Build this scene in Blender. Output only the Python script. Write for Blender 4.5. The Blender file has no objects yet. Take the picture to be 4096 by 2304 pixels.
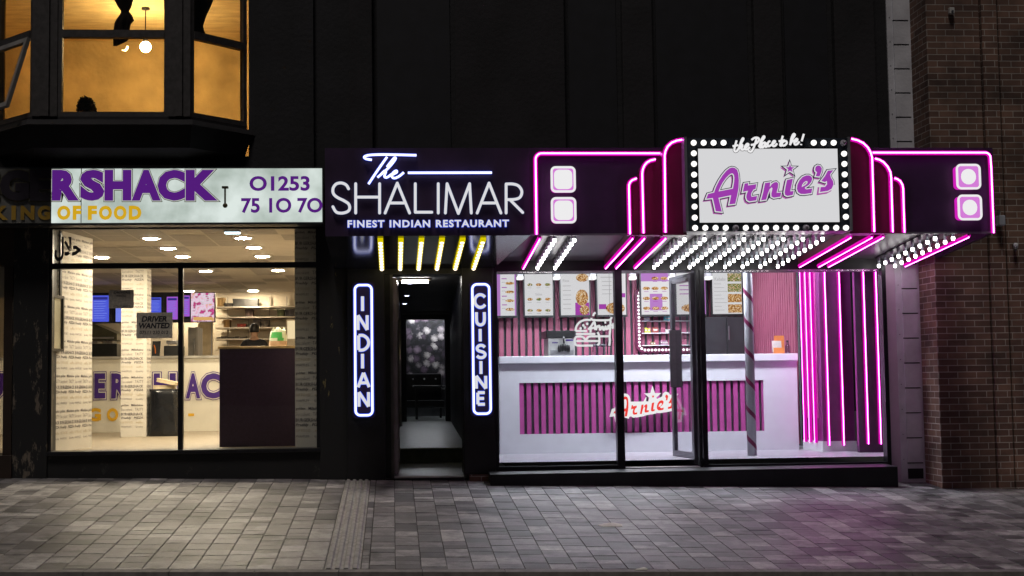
import bpy, bmesh, math, random
from mathutils import Vector, Matrix
random.seed(7)
SC = bpy.context.scene
COL = SC.collection
R_ = math.radians

# ------------------------------------------------------------------ camera, world, light, exposure
F_PX, PX, PY = 5000.0, 1882.0, 1218.0           # focal length and optical centre in photograph pixels
YAW, PITCH, ROLL = R_(3.58), R_(3.54), 0.0121
CAM = Vector((0, -13.4, 1.04))
fw = Vector((math.sin(YAW)*math.cos(PITCH), math.cos(YAW)*math.cos(PITCH), math.sin(PITCH)))
rt = fw.cross(Vector((0, 0, 1))).normalized()
up = rt.cross(fw)
rt, up = math.cos(ROLL)*rt - math.sin(ROLL)*up, math.cos(ROLL)*up + math.sin(ROLL)*rt
cd = bpy.data.cameras.new('camera'); cam = bpy.data.objects.new('camera', cd); COL.objects.link(cam)
cam.matrix_world = Matrix(((rt.x, up.x, -fw.x, CAM.x), (rt.y, up.y, -fw.y, CAM.y), (rt.z, up.z, -fw.z, CAM.z), (0, 0, 0, 1)))
cd.sensor_width = 36; cd.lens = F_PX/4096*36
cd.shift_x = (2048-PX)/4096; cd.shift_y = (PY-1152)/4096
cd.clip_end = 500
SC.camera = cam

w = bpy.data.worlds.new('World'); SC.world = w; w.use_nodes = True
nt = w.node_tree; bg = nt.nodes['Background']
sky = nt.nodes.new('ShaderNodeTexSky'); sky.sky_type = 'NISHITA'; sky.sun_disc = False
SUN_EL, SUN_AZ = R_(68), R_(200)
sky.sun_elevation = SUN_EL; sky.sun_rotation = SUN_AZ
nt.links.new(sky.outputs[0], bg.inputs[0]); bg.inputs[1].default_value = 0.002
sd = bpy.data.lights.new('street_fill_sun', 'SUN'); sd.energy = 0.95; sd.angle = R_(12); sd.color = (1.0, 0.92, 0.86)  # added sun standing in for unseen street lighting, lifts the pavement
so = bpy.data.objects.new('street_fill_sun', sd); COL.objects.link(so)
sdir = Vector((math.sin(SUN_AZ)*math.cos(SUN_EL), math.cos(SUN_AZ)*math.cos(SUN_EL), math.sin(SUN_EL)))
so.rotation_euler = sdir.to_track_quat('Z', 'Y').to_euler()
vs = SC.view_settings; vs.view_transform = 'Standard'; vs.look = 'None'; vs.exposure = 0; vs.gamma = 1
SC.cycles.max_bounces = 8; SC.cycles.transparent_max_bounces = 16
SC.cycles.sample_clamp_indirect = 4

# ------------------------------------------------------------------ helpers
def at(u, v, Y):
    d = rt*((u-PX)/F_PX) - up*((v-PY)/F_PX) + fw
    return CAM + d*((Y-CAM.y)/d.y)
def rc(u0, v0, u1, v1, Y):
    um, vm = (u0+u1)/2, (v0+v1)/2
    return at(u0, vm, Y).x, at(u1, vm, Y).x, at(um, v1, Y).z, at(um, v0, Y).z
def gz(x, y): return 0.01 - 0.021*x + 0.0765*y

def _links(m):
    m.use_nodes = True; n = m.node_tree.nodes; n.clear()
    o = n.new('ShaderNodeOutputMaterial'); return n, m.node_tree.links, o
def mat(name, col, rough=0.6, metal=0.0, var=0.25, scale=6.0, bump=0.0, spec=0.5, stretch=(1, 1, 1)):
    m = bpy.data.materials.new(name); n, l, o = _links(m)
    p = n.new('ShaderNodeBsdfPrincipled'); l.new(p.outputs[0], o.inputs[0])
    p.inputs['Roughness'].default_value = rough; p.inputs['Metallic'].default_value = metal
    p.inputs['Specular IOR Level'].default_value = spec
    tc = n.new('ShaderNodeTexCoord'); mp = n.new('ShaderNodeMapping'); mp.inputs['Scale'].default_value = stretch
    l.new(tc.outputs['Object'], mp.inputs[0])
    nz = n.new('ShaderNodeTexNoise'); nz.inputs['Scale'].default_value = scale; nz.inputs['Detail'].default_value = 6
    l.new(mp.outputs[0], nz.inputs['Vector'])
    cr = n.new('ShaderNodeValToRGB'); e = cr.color_ramp.elements
    e[0].position, e[1].position = 0.3, 0.7
    e[0].color = tuple(c*(1-var) for c in col)+(1,); e[1].color = tuple(min(1, c*(1+var)) for c in col)+(1,)
    l.new(nz.outputs[0], cr.inputs[0]); l.new(cr.outputs[0], p.inputs['Base Color'])
    if bump:
        b = n.new('ShaderNodeBump'); b.inputs['Strength'].default_value = bump; b.inputs['Distance'].default_value = 0.01
        n2 = n.new('ShaderNodeTexNoise'); n2.inputs['Scale'].default_value = scale*8; n2.inputs['Detail'].default_value = 4
        l.new(mp.outputs[0], n2.inputs['Vector']); l.new(n2.outputs[0], b.inputs['Height']); l.new(b.outputs[0], p.inputs['Normal'])
    return m
def em(name, col, s=1.0):
    m = bpy.data.materials.new(name); n, l, o = _links(m)
    e = n.new('ShaderNodeEmission'); e.inputs[0].default_value = (*col, 1); e.inputs[1].default_value = s
    l.new(e.outputs[0], o.inputs[0]); return m
def em_noise(name, cols, scale, s=1.0, detail=3.0):
    """a lit picture: patches of the given colours"""
    m = bpy.data.materials.new(name); n, l, o = _links(m)
    tc = n.new('ShaderNodeTexCoord'); nz = n.new('ShaderNodeTexNoise'); nz.inputs['Scale'].default_value = scale; nz.inputs['Detail'].default_value = detail
    l.new(tc.outputs['Object'], nz.inputs['Vector'])
    cr = n.new('ShaderNodeValToRGB'); el = cr.color_ramp.elements
    while len(el) < len(cols): el.new(0.5)
    for i, c in enumerate(cols):
        el[i].position = 0.32+0.36*i/(len(cols)-1); el[i].color = (*c, 1)
    l.new(nz.outputs[0], cr.inputs[0]); e = n.new('ShaderNodeEmission'); l.new(cr.outputs[0], e.inputs[0]); e.inputs[1].default_value = s
    l.new(e.outputs[0], o.inputs[0]); return m
def glass_mat(name, tint=(0.95, 0.96, 0.96), ior=1.45):
    m = bpy.data.materials.new(name); n, l, o = _links(m)
    t = n.new('ShaderNodeBsdfTransparent'); t.inputs[0].default_value = (*tint, 1)
    g = n.new('ShaderNodeBsdfGlossy'); g.inputs['Roughness'].default_value = 0.02
    lw = n.new('ShaderNodeLayerWeight'); lw.inputs[0].default_value = 0.5      # Schlick reflectance, the same from both sides
    pw = n.new('ShaderNodeMath'); pw.operation = 'POWER'; pw.inputs[1].default_value = 5; l.new(lw.outputs['Facing'], pw.inputs[0])
    f = n.new('ShaderNodeMath'); f.operation = 'MULTIPLY_ADD'; f.inputs[1].default_value = 0.9; f.inputs[2].default_value = ((ior-1)/(ior+1))**2; l.new(pw.outputs[0], f.inputs[0])
    x = n.new('ShaderNodeMixShader'); l.new(f.outputs[0], x.inputs[0]); l.new(t.outputs[0], x.inputs[1]); l.new(g.outputs[0], x.inputs[2])
    l.new(x.outputs[0], o.inputs[0]); return m

ORG = {}
def thing(name, label, cat, loc=(0, 0, 0), group=None):
    o = bpy.data.objects.new(name, None); COL.objects.link(o); o.location = loc; o.empty_display_size = 0.1
    ORG[o.name] = Vector(loc); o['label'] = label; o['category'] = cat
    if group: o['group'] = group
    return o
def tag(o, label, cat, group=None):
    o['label'] = label; o['category'] = cat
    if group: o['group'] = group
    return o
def struct(o): o['kind'] = 'structure'; return o

class MB:
    def __init__(s): s.b = bmesh.new()
    def face(s, pts, mi=0, smooth=False):
        f = s.b.faces.new([s.b.verts.new(p) for p in pts]); f.material_index = mi; f.smooth = smooth; return f
    def box(s, x0, x1, y0, y1, z0, z1, mi=0, bev=0.0):
        if x0 > x1: x0, x1 = x1, x0
        if z0 > z1: z0, z1 = z1, z0
        vs = [s.b.verts.new(p) for p in ((x0,y0,z0),(x1,y0,z0),(x1,y1,z0),(x0,y1,z0),(x0,y0,z1),(x1,y0,z1),(x1,y1,z1),(x0,y1,z1))]
        fs = [s.b.faces.new([vs[i] for i in q]) for q in ((0,1,5,4),(1,2,6,5),(2,3,7,6),(3,0,4,7),(4,5,6,7),(3,2,1,0))]
        for f in fs: f.material_index = mi
        if bev:
            ed = set(e for f in fs for e in f.edges)
            r = bmesh.ops.bevel(s.b, geom=list(ed), offset=bev, segments=2, affect='EDGES', profile=0.6)
            for f in r['faces']: f.material_index = mi
        return s
    def hexa(s, p, mi=0):
        """eight corners: bottom 0-3 counter-clockwise, top 4-7"""
        vs = [s.b.verts.new(q) for q in p]
        for q in ((0,1,5,4),(1,2,6,5),(2,3,7,6),(3,0,4,7),(4,5,6,7),(3,2,1,0)):
            s.b.faces.new([vs[i] for i in q]).material_index = mi
        return s
    def prism(s, pts, y0, y1, mi=0, mi_side=None):
        a = [s.b.verts.new((x, y0, z)) for x, z in pts]; c = [s.b.verts.new((x, y1, z)) for x, z in pts]
        n = len(pts); s.b.faces.new(a).material_index = mi; s.b.faces.new(c[::-1]).material_index = mi
        for i in range(n):
            f = s.b.faces.new((a[i], c[i], c[(i+1) % n], a[(i+1) % n])); f.material_index = mi if mi_side is None else mi_side
        return s
    def tube(s, pts, r, mi=0, seg=8, closed=False, fy=1.0):
        """round bar along a polyline lying (nearly) in a plane or straight; fy flattens its depth"""
        pts = [Vector(p) for p in pts]; n = len(pts); rings = []
        pl = max(p.y for p in pts)-min(p.y for p in pts) < 1e-4
        for i, p in enumerate(pts):
            if closed: t = pts[(i+1) % n]-pts[i-1]
            else: t = pts[min(i+1, n-1)]-pts[max(i-1, 0)]
            t = t.normalized() if t.length else Vector((1, 0, 0))
            if pl: a = Vector((0, 1, 0))*fy; c = t.cross(Vector((0, 1, 0)))
            else:
                k = Vector((1, 0, 0)) if abs(t.x) < 0.8 else Vector((0, 0, 1))
                c = t.cross(k).normalized(); a = c.cross(t)
            rr = r[i] if isinstance(r, (list, tuple)) else r
            rings.append([s.b.verts.new(p+rr*(math.cos(2*math.pi*j/seg)*a+math.sin(2*math.pi*j/seg)*c)) for j in range(seg)])
        m = n if closed else n-1
        for i in range(m):
            A, B = rings[i], rings[(i+1) % n]
            for j in range(seg):
                f = s.b.faces.new((A[j], A[(j+1) % seg], B[(j+1) % seg], B[j])); f.material_index = mi; f.smooth = True
        if not closed:
            for g, rr in ((rings[0][::-1], 0), (rings[-1], -1)):
                f = s.b.faces.new(g); f.material_index = mi
        return s
    def lathe(s, c, prof, mi=0, seg=12, axis='Z', mis=None):
        rings = []
        for r, h in prof:
            ring = []
            for j in range(seg):
                a = 2*math.pi*j/seg; x, y = r*math.cos(a), r*math.sin(a)
                ring.append(s.b.verts.new((c[0]+x, c[1]+y, c[2]+h) if axis == 'Z' else (c[0]+x, c[1]+h, c[2]+y)))
            rings.append(ring)
        for i in range(len(rings)-1):
            for j in range(seg):
                f = s.b.faces.new((rings[i][j], rings[i][(j+1) % seg], rings[i+1][(j+1) % seg], rings[i+1][j])); f.smooth = True
                f.material_index = mis[i] if mis else mi
        s.b.faces.new(rings[0][::-1]).material_index = mis[0] if mis else mi
        s.b.faces.new(rings[-1]).material_index = mis[-1] if mis else mi
        return s
    def ball(s, c, r, mi=0, seg=10, rings=6, sc=(1, 1, 1)):
        M = Matrix.Translation(c) @ Matrix.Diagonal((*sc, 1))
        g = bmesh.ops.create_uvsphere(s.b, u_segments=seg, v_segments=rings, radius=r, matrix=M)
        for v in g['verts']:
            for f in v.link_faces: f.material_index = mi; f.smooth = True
        return s
    def mesh(s, V, Fc, fn, mi=0):
        vs = [s.b.verts.new(fn(v)) for v in V]
        for f in Fc:
            try: s.b.faces.new([vs[i] for i in f]).material_index = mi
            except ValueError: pass
        return s
    def build(s, name, mats, parent=None, loc=None, label=None, normals=True):
        org = Vector(loc) if loc is not None else (ORG.get(parent.name, Vector()) if parent else Vector())
        if normals: bmesh.ops.recalc_face_normals(s.b, faces=s.b.faces[:])
        if org.length: bmesh.ops.translate(s.b, verts=s.b.verts[:], vec=-org)
        me = bpy.data.meshes.new(name); s.b.to_mesh(me); s.b.free()
        for m in (mats if isinstance(mats, (list, tuple)) else [mats]): me.materials.append(m)
        o = bpy.data.objects.new(name, me); COL.objects.link(o); o.parent = parent
        if loc is not None and parent is None: o.location = loc
        ORG[o.name] = org
        if label: o['label'] = label
        return o

def smooth(pts, n=5, closed=False):
    P = [Vector(p) for p in pts]; out = []; k = len(P)
    for i in range(k if closed else k-1):
        g = (lambda j: P[j % k]) if closed else (lambda j: P[max(0, min(k-1, j))])
        a, b, c, d = g(i-1), g(i), g(i+1), g(i+2)
        for q in range(n):
            t = q/n; out.append(0.5*((2*b)+(c-a)*t+(2*a-5*b+4*c-d)*t*t+(3*b-a-3*c+d)*t**3))
    if not closed: out.append(P[-1])
    return out
def px_map(ox, oy, s): return lambda p: (ox+p[0]/s, oy+p[1]/s)
def stroke(m, pts, mp, Y, r, mi=0, sm=True, fy=1.0, seg=8, closed=False, n=5):
    q = [at(*mp(p), Y) for p in pts]
    if sm and len(q) > 2: q = smooth(q, n, closed)
    m.tube(q, r, mi, seg, closed, fy); return m
def rrect(x0, x1, z0, z1, r, n=5):
    out = []
    for cx, cz, a0 in ((x1-r, z1-r, 0), (x0+r, z1-r, 90), (x0+r, z0+r, 180), (x1-r, z0+r, 270)):
        for i in range(n+1):
            a = R_(a0+90*i/n); out.append((cx+r*math.cos(a), cz+r*math.sin(a)))
    return out

_tc = {}
def txt(body, off=0.0, shear=0.0, res=3, sp=1.0, ls=1.0, align='LEFT'):
    key = (body, off, shear, res, sp, ls, align)
    if key not in _tc:
        c = bpy.data.curves.new('t', 'FONT'); c.body = body; c.offset = off; c.shear = shear; c.resolution_u = res
        c.space_character = sp; c.space_line = ls; c.align_x = align
        o = bpy.data.objects.new('t', c); COL.objects.link(o); bpy.context.view_layer.update()
        me = bpy.data.meshes.new_from_object(o.evaluated_get(bpy.context.evaluated_depsgraph_get()))
        V = [tuple(v.co[:2]) for v in me.vertices]; Fc = [tuple(p.vertices) for p in me.polygons]
        bpy.data.objects.remove(o); bpy.data.curves.remove(c); bpy.data.meshes.remove(me)
        _tc[key] = (V, Fc)
    return _tc[key]
def bbox(V):
    xs = [v[0] for v in V]; ys = [v[1] for v in V]; return min(xs), max(xs), min(ys), max(ys)
def text(m, body, X0, X1, Z0, Z1, Y, mi=0, off=0.0, shear=0.0, sp=1.0, res=3, layers=(), ls=1.0, align='LEFT', ang=0.0):
    """flat lettering stretched to the box; layers = ((extra offset, dY, material index), ...) lie behind it"""
    V, Fc = txt(body, off, shear, res, sp, ls, align); a, b, c, d = bbox(txt(body, 0.0, shear, res, sp, ls, align)[0]); a -= off; b += off; c -= off; d += off
    fx = lambda v, y: (X0+(v[0]-a)/(b-a)*(X1-X0), y, Z0+(v[1]-c)/(d-c)*(Z1-Z0))
    m.mesh(V, Fc, lambda v: fx(v, Y), mi)
    for eo, dy, lm in layers:
        V2, F2 = txt(body, off+eo, shear, res, sp, ls, align); m.mesh(V2, F2, lambda v: fx(v, Y+dy), lm)
    return m
def poly2d(loops, off):
    """filled outline (with holes) grown by off"""
    c = bpy.data.curves.new('p', 'CURVE'); c.dimensions = '2D'; c.fill_mode = 'BOTH'; c.offset = off
    for L in loops:
        sp = c.splines.new('POLY'); sp.points.add(len(L)-1); sp.use_cyclic_u = True
        for p, q in zip(sp.points, L): p.co = (q[0], q[1], 0, 1)
    o = bpy.data.objects.new('p', c); COL.objects.link(o); bpy.context.view_layer.update()
    me = bpy.data.meshes.new_from_object(o.evaluated_get(bpy.context.evaluated_depsgraph_get()))
    V = [tuple(v.co) for v in me.vertices]; Fc = [tuple(p.vertices) for p in me.polygons]
    bpy.data.objects.remove(o); bpy.data.curves.remove(c); bpy.data.meshes.remove(me)
    return V, Fc

# ------------------------------------------------------------------ materials
BLACK = mat('black_paint', (0.012, 0.012, 0.014), 0.45, var=0.5, scale=3, bump=0.15)
FRAME = mat('dark_metal_frame', (0.02, 0.02, 0.024), 0.35, 0.3, var=0.3, scale=8)
DARKWALL = mat('dark_render', (0.010, 0.0098, 0.0125), 0.8, var=0.45, scale=2.5, bump=0.4)
DARKWALL2 = mat('dark_brown_render', (0.015, 0.0135, 0.016), 0.85, var=0.35, scale=2.5, bump=0.4)
DARKGLASS = mat('unlit_window_glass', (0.009, 0.009, 0.013), 0.6, var=0.3)
GLASS = glass_mat('shop_glass')
DIRTYGLASS = glass_mat('old_window_glass', (0.90, 0.88, 0.84))
CREAM = mat('cream_wall', (0.62, 0.53, 0.40), 0.7, var=0.06, scale=4)
CEIL = mat('ceiling_tile', (0.50, 0.45, 0.39), 0.8, var=0.05)
TILEDARK = mat('ceiling_tile_dark', (0.33, 0.30, 0.27), 0.8, var=0.05)  # darker tone for tiles picked at random
TANFLOOR = mat('tan_floor', (0.30, 0.25, 0.18), 0.5, var=0.15, scale=10)
INK = mat('black_ink', (0.02, 0.018, 0.03), 0.6)
WPINK = mat('wallpaper_ink', (0.15, 0.135, 0.14), 0.7)
PURPLEINK = mat('purple_vinyl', (0.055, 0.018, 0.20), 0.4, var=0.1)
YELLOWINK = mat('yellow_vinyl', (0.75, 0.42, 0.015), 0.5, var=0.08)
PURPLEBOARD = mat('purple_board', (0.028, 0.012, 0.045), 0.6, var=0.25, scale=30)
WHITE = mat('white_paint', (0.72, 0.72, 0.76), 0.4, var=0.05)
PAPER = mat('white_paper', (0.62, 0.60, 0.55), 0.7, var=0.08, scale=20)
GREYCARD = mat('grey_card', (0.62, 0.57, 0.47), 0.7, var=0.25, scale=40)
PINK = mat('pink_slat', (0.40, 0.065, 0.26), 0.45, var=0.08, scale=8)
PINK2 = mat('rose_slat', (0.36, 0.09, 0.16), 0.45, var=0.08, scale=8)
GREYGAP = mat('grey_felt', (0.075, 0.072, 0.085), 0.9, var=0.2, scale=20)
GREYFLOOR = mat('grey_vinyl_floor', (0.34, 0.33, 0.37), 0.45, var=0.12, scale=12)
STEEL = mat('brushed_steel', (0.45, 0.45, 0.47), 0.3, 0.9, var=0.1, scale=20)
SOFFIT = mat('glossy_soffit_panel', (0.15, 0.14, 0.155), 0.34, 0.0, var=0.15, scale=3, spec=0.3)
SOFFITDARK = mat('glossy_black_soffit', (0.018, 0.019, 0.022), 0.12, 0.0, var=0.3, scale=3)
SIGNBLACK = mat('satin_black_fascia', (0.042, 0.020, 0.060), 0.5, var=0.3, scale=3)
FINRED = mat('deep_red_fin', (0.14, 0.010, 0.045), 0.38, var=0.1)
NAVY = mat('navy_sign_frame', (0.018, 0.024, 0.036), 0.4, var=0.25, scale=10)
GREYTRIM = mat('grey_trim', (0.22, 0.22, 0.25), 0.4, 0.3, var=0.1)
PALEPINK = mat('pale_lilac_paint', (0.62, 0.50, 0.60), 0.55, var=0.05)
BULBNECK = mat('bulb_neck_frosted', (0.60, 0.70, 0.76), 0.3, var=0.1)
E_BULB = em('bulb_glow', (1.0, 0.98, 0.95), 13.0)
E_BULBF = em('sign_bulb_glow', (1.0, 0.97, 0.93), 1.5)
BULBOFF = mat('unlit_bulb_glass', (0.35, 0.32, 0.38), 0.1, var=0.4, scale=60)
E_PINK = em('pink_neon_core', (11.0, 1.7, 9.6), 1.0)
E_MAG = em('magenta_neon_sleeve', (0.78, 0.004, 0.46), 1.0)
E_MAG2 = em('magenta_lamp_side', (0.80, 0.02, 0.62), 0.8)
E_WHITE = em('white_lit_face', (1.0, 0.99, 1.0), 0.85)
E_PANEL = em('lit_sign_panel', (0.98, 0.98, 1.0), 0.68)
E_WBLUE = em('white_blue_neon', (1.1, 1.12, 1.5), 1.3)
E_BLUE = em('blue_sleeve_and_halo', (0.06, 0.13, 0.95), 0.9)
E_SIGNPURPLE = em('lit_purple_face', (0.33, 0.045, 0.40), 1.0)
E_LILAC = em('lit_lilac_diffuser', (0.66, 0.20, 0.68), 1.0)
E_RED = em('lit_red_face', (0.85, 0.05, 0.04), 1.0)
E_SCREEN = em('menu_screen_white', (0.80, 0.78, 0.80), 0.95)
E_LPURP = em('menu_screen_purple', (0.50, 0.22, 0.60), 0.95)
E_PURP = em('menu_screen_magenta', (0.42, 0.06, 0.44), 0.95)
E_INK = em('menu_screen_ink', (0.12, 0.10, 0.13), 1.0)
E_GREYINK = em('menu_screen_grey', (0.42, 0.40, 0.42), 1.0)
E_FOOD = em_noise('menu_food_picture', [(0.05, 0.015, 0.01), (0.38, 0.13, 0.03), (0.70, 0.42, 0.14), (0.85, 0.80, 0.72)], 60)
E_FOOD2 = em_noise('menu_salad_picture', [(0.03, 0.03, 0.03), (0.10, 0.25, 0.05), (0.55, 0.30, 0.14), (0.85, 0.82, 0.80)], 60)
E_DOWN = em('warm_downlight', (1.0, 0.85, 0.62), 430.0)
E_COOLPANEL = em('cool_ceiling_panel', (0.93, 0.98, 1.06), 54.0)
E_YEL = em('yellow_led_sleeve', (0.75, 0.62, 0.0), 0.9)
E_YELDOT = em('warm_led_dot', (1.6, 1.35, 1.0), 1.6)
E_TUBE = em('corridor_tube', (1.0, 0.96, 0.92), 40.0)
E_SMALL = em('small_blue_downlight', (0.8, 0.85, 1.3), 6.0)
E_LAMP = em('warm_room_bulb', (1.0, 0.74, 0.36), 520.0)
BEZEL = mat('black_plastic', (0.012, 0.012, 0.013), 0.35)
SKIN = mat('skin', (0.42, 0.24, 0.15), 0.6, var=0.08)
HAIR = mat('black_hair', (0.01, 0.008, 0.008), 0.5, var=0.4, scale=60)
TSHIRT = mat('black_shirt', (0.012, 0.011, 0.014), 0.8)

# ------------------------------------------------------------------ ground: pavement, kerb, road
KERB_Y = -4.2
def paver_mat():
    m = bpy.data.materials.new('concrete_paver'); n, l, o = _links(m)
    p = n.new('ShaderNodeBsdfPrincipled'); l.new(p.outputs[0], o.inputs[0]); p.inputs['Roughness'].default_value = 0.55
    a = n.new('ShaderNodeAttribute'); a.attribute_name = 'tone'
    tc = n.new('ShaderNodeTexCoord')
    n1 = n.new('ShaderNodeTexNoise'); n1.inputs['Scale'].default_value = 9; n1.inputs['Detail'].default_value = 8; n1.inputs['Roughness'].default_value = 0.7
    n2 = n.new('ShaderNodeTexNoise'); n2.inputs['Scale'].default_value = 2.6; n2.inputs['Detail'].default_value = 4
    n3 = n.new('ShaderNodeTexNoise'); n3.inputs['Scale'].default_value = 160; n3.inputs['Detail'].default_value = 3
    for q in (n1, n2, n3): l.new(tc.outputs['Object'], q.inputs['Vector'])
    def ramp(src, p0, p1, c0, c1):
        r = n.new('ShaderNodeValToRGB'); r.color_ramp.elements[0].position = p0; r.color_ramp.elements[1].position = p1
        r.color_ramp.elements[0].color = (c0, c0, c0, 1); r.color_ramp.elements[1].color = (c1, c1, c1, 1); l.new(src, r.inputs[0]); return r.outputs[0]
    def mul(x, y):
        k = n.new('ShaderNodeMix'); k.data_type = 'RGBA'; k.blend_type = 'MULTIPLY'; k.inputs[0].default_value = 1
        l.new(x, k.inputs[6]); l.new(y, k.inputs[7]); return k.outputs[2]
    c = mul(a.outputs['Color'], ramp(n1.outputs[0], 0.35, 0.65, 0.45, 1.3))
    c = mul(c, ramp(n2.outputs[0], 0.33, 0.44, 0.38, 1.0)); c = mul(c, ramp(n3.outputs[0], 0.3, 0.7, 0.75, 1.2))
    l.new(c, p.inputs['Base Color'])
    r = n.new('ShaderNodeMapRange'); r.inputs[3].default_value = 0.28; r.inputs[4].default_value = 0.75; l.new(n1.outputs[0], r.inputs[0]); l.new(r.outputs[0], p.inputs['Roughness'])
    b = n.new('ShaderNodeBump'); b.inputs['Strength'].default_value = 0.5; b.inputs['Distance'].default_value = 0.004; l.new(n3.outputs[0], b.inputs['Height']); l.new(b.outputs[0], p.inputs['Normal'])
    return m
PAVER = paver_mat()
GROUT = mat('dark_joint_sand', (0.02, 0.018, 0.016), 0.9)
KERBSTONE = mat('kerb_concrete', (0.16, 0.15, 0.145), 0.7, var=0.3, scale=14, bump=0.3)
ASPHALT = mat('asphalt', (0.045, 0.043, 0.042), 0.8, var=0.3, scale=40, bump=0.6)

def build_pavement():
    m = MB(); b = m.b; lay = b.loops.layers.float_color.new('tone')
    def P(x, y, dz): return (x, y, gz(x, y)+dz)
    cols = [(0.005+0.19*k, 0.005+0.19*(k+1)) for k in range(-1, 62)] + [(-0.247+0.002, -0.187)] + [(-0.512-0.186*(k+1), -0.512-0.186*k) for k in range(0, 50)]
    lens = [0.10, 0.13, 0.16, 0.16, 0.20, 0.20, 0.24, 0.30]
    tones = [(0.20, 0.19, 0.193), (0.14, 0.134, 0.138), (0.26, 0.247, 0.25), (0.095, 0.090, 0.094), (0.33, 0.315, 0.315), (0.175, 0.165, 0.168)]
    for x0, x1 in cols:
        y = KERB_Y-random.random()*0.1; end = 0.35
        while y < end:
            L = random.choice(lens); y1 = min(y+L, end); ya = max(y, KERB_Y)
            if y1-ya > 0.02:
                t = random.choice(tones); f_ = random.uniform(0.82, 1.18); t = tuple(c*f_ for c in t)
                g, h = 0.0045, random.uniform(-0.002, 0.002)
                q = [P(x0+g, ya+g, h), P(x1-g, ya+g, h), P(x1-g, y1-g, h), P(x0+g, y1-g, h)]
                s = 0.0035; r = [P(x0+g-s, ya+g-s, -0.008), P(x1-g+s, ya+g-s, -0.008), P(x1-g+s, y1-g+s, -0.008), P(x0+g-s, y1-g+s, -0.008)]
                qv = [b.verts.new(v) for v in q]; rv = [b.verts.new(v) for v in r]
                fs = [b.faces.new(qv)]+[b.faces.new((rv[i], rv[(i+1) % 4], qv[(i+1) % 4], qv[i])) for i in range(4)]
                for f in fs:
                    for lp in f.loops: lp[lay] = (*t, 1)
            y = y1
    f = m.face([P(-9.9, KERB_Y, -0.0075), P(11.8, KERB_Y, -0.0075), P(11.8, 0.4, -0.0075), P(-9.9, 0.4, -0.0075)], 1)
    return struct(m.build('pavement', [PAVER, GROUT], normals=False))
build_pavement()
m = MB()
x = -10.0
while x < 12:
    x1 = x+0.6; y0, y1 = KERB_Y-0.13, KERB_Y-0.004
    z = [gz(x+0.002, y1), gz(x1-0.002, y1)]
    m.hexa([(x+.002, y0, z[0]-.12), (x1-.002, y0, z[1]-.12), (x1-.002, y1, z[1]-.12), (x+.002, y1, z[0]-.12),
            (x+.002, y0+.012, z[0]-.002), (x1-.002, y0+.012, z[1]-.002), (x1-.002, y1, z[1]), (x+.002, y1, z[0])])
    x = x1
struct(m.build('kerb', [KERBSTONE]))
m = MB()
rz = lambda x: gz(x, KERB_Y)-0.045
for x0 in range(-60, 60, 10):
    m.face([(x0, -60, rz(x0)), (x0+10, -60, rz(x0+10)), (x0+10, KERB_Y-.05, rz(x0+10)), (x0, KERB_Y-.05, rz(x0))])
struct(m.build('road', [ASPHALT]))
m = MB()
for x0 in range(-60, 60, 4): m.face([(x0, KERB_Y-.30, rz(x0)+.004), (x0+4, KERB_Y-.30, rz(x0+4)+.004), (x0+4, KERB_Y-.20, rz(x0+4)+.004), (x0, KERB_Y-.20, rz(x0)+.004)])
struct(m.build('road_marking', [mat('yellow_road_paint', (.50, .33, .06), .7, var=.3, scale=20)]))
m = MB()     # far ground beside and behind the buildings
for x0, x1, y0, y1 in ((-60, -9.9, KERB_Y-.05, 0.4), (11.8, 60, KERB_Y-.05, 0.4), (-60, 60, 0.4, 40)):
    m.face([(x0, y0, gz(x0, y0 if y0 < 0 else 0)-.02), (x1, y0, gz(x1, y0 if y0 < 0 else 0)-.02), (x1, y1, gz(x1, 0)-.02), (x0, y1, gz(x0, 0)-.02)])
struct(m.build('ground', [ASPHALT]))

# ribbed strip across the pavement
RIB = mat('ribbed_grey_concrete', (0.27, 0.26, 0.25), 0.6, var=0.25, scale=12, bump=0.3)
m = MB(); o = (-0.38, -2.1, gz(-0.38, -2.1))
def sloped(m, x0, x1, y0, y1, h0, h1, mi=0, ch=0.0):
    m.hexa([(x0, y0, gz(x0, y0)+h0), (x1, y0, gz(x1, y0)+h0), (x1, y1, gz(x1, y1)+h0), (x0, y1, gz(x0, y1)+h0),
            (x0+ch, y0, gz(x0, y0)+h1), (x1-ch, y0, gz(x1, y0)+h1), (x1-ch, y1, gz(x1, y1)+h1), (x0+ch, y1, gz(x0, y1)+h1)], mi)
for k in range(7):
    ya = KERB_Y+0.6*k; yb = min(ya+0.594, -0.02)
    sloped(m, -0.509, -0.249, ya, yb, -0.012, -0.004)
    for j in range(4): sloped(m, -0.502+j*0.064, -0.502+j*0.064+0.046, ya, yb, -0.0045, 0.009, 0, 0.010)
tag(m.build('ribbed_strip', [RIB], loc=o), 'ribbed grey concrete strip running across the pavement from kerb to shopfront', 'paving strip')
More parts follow.
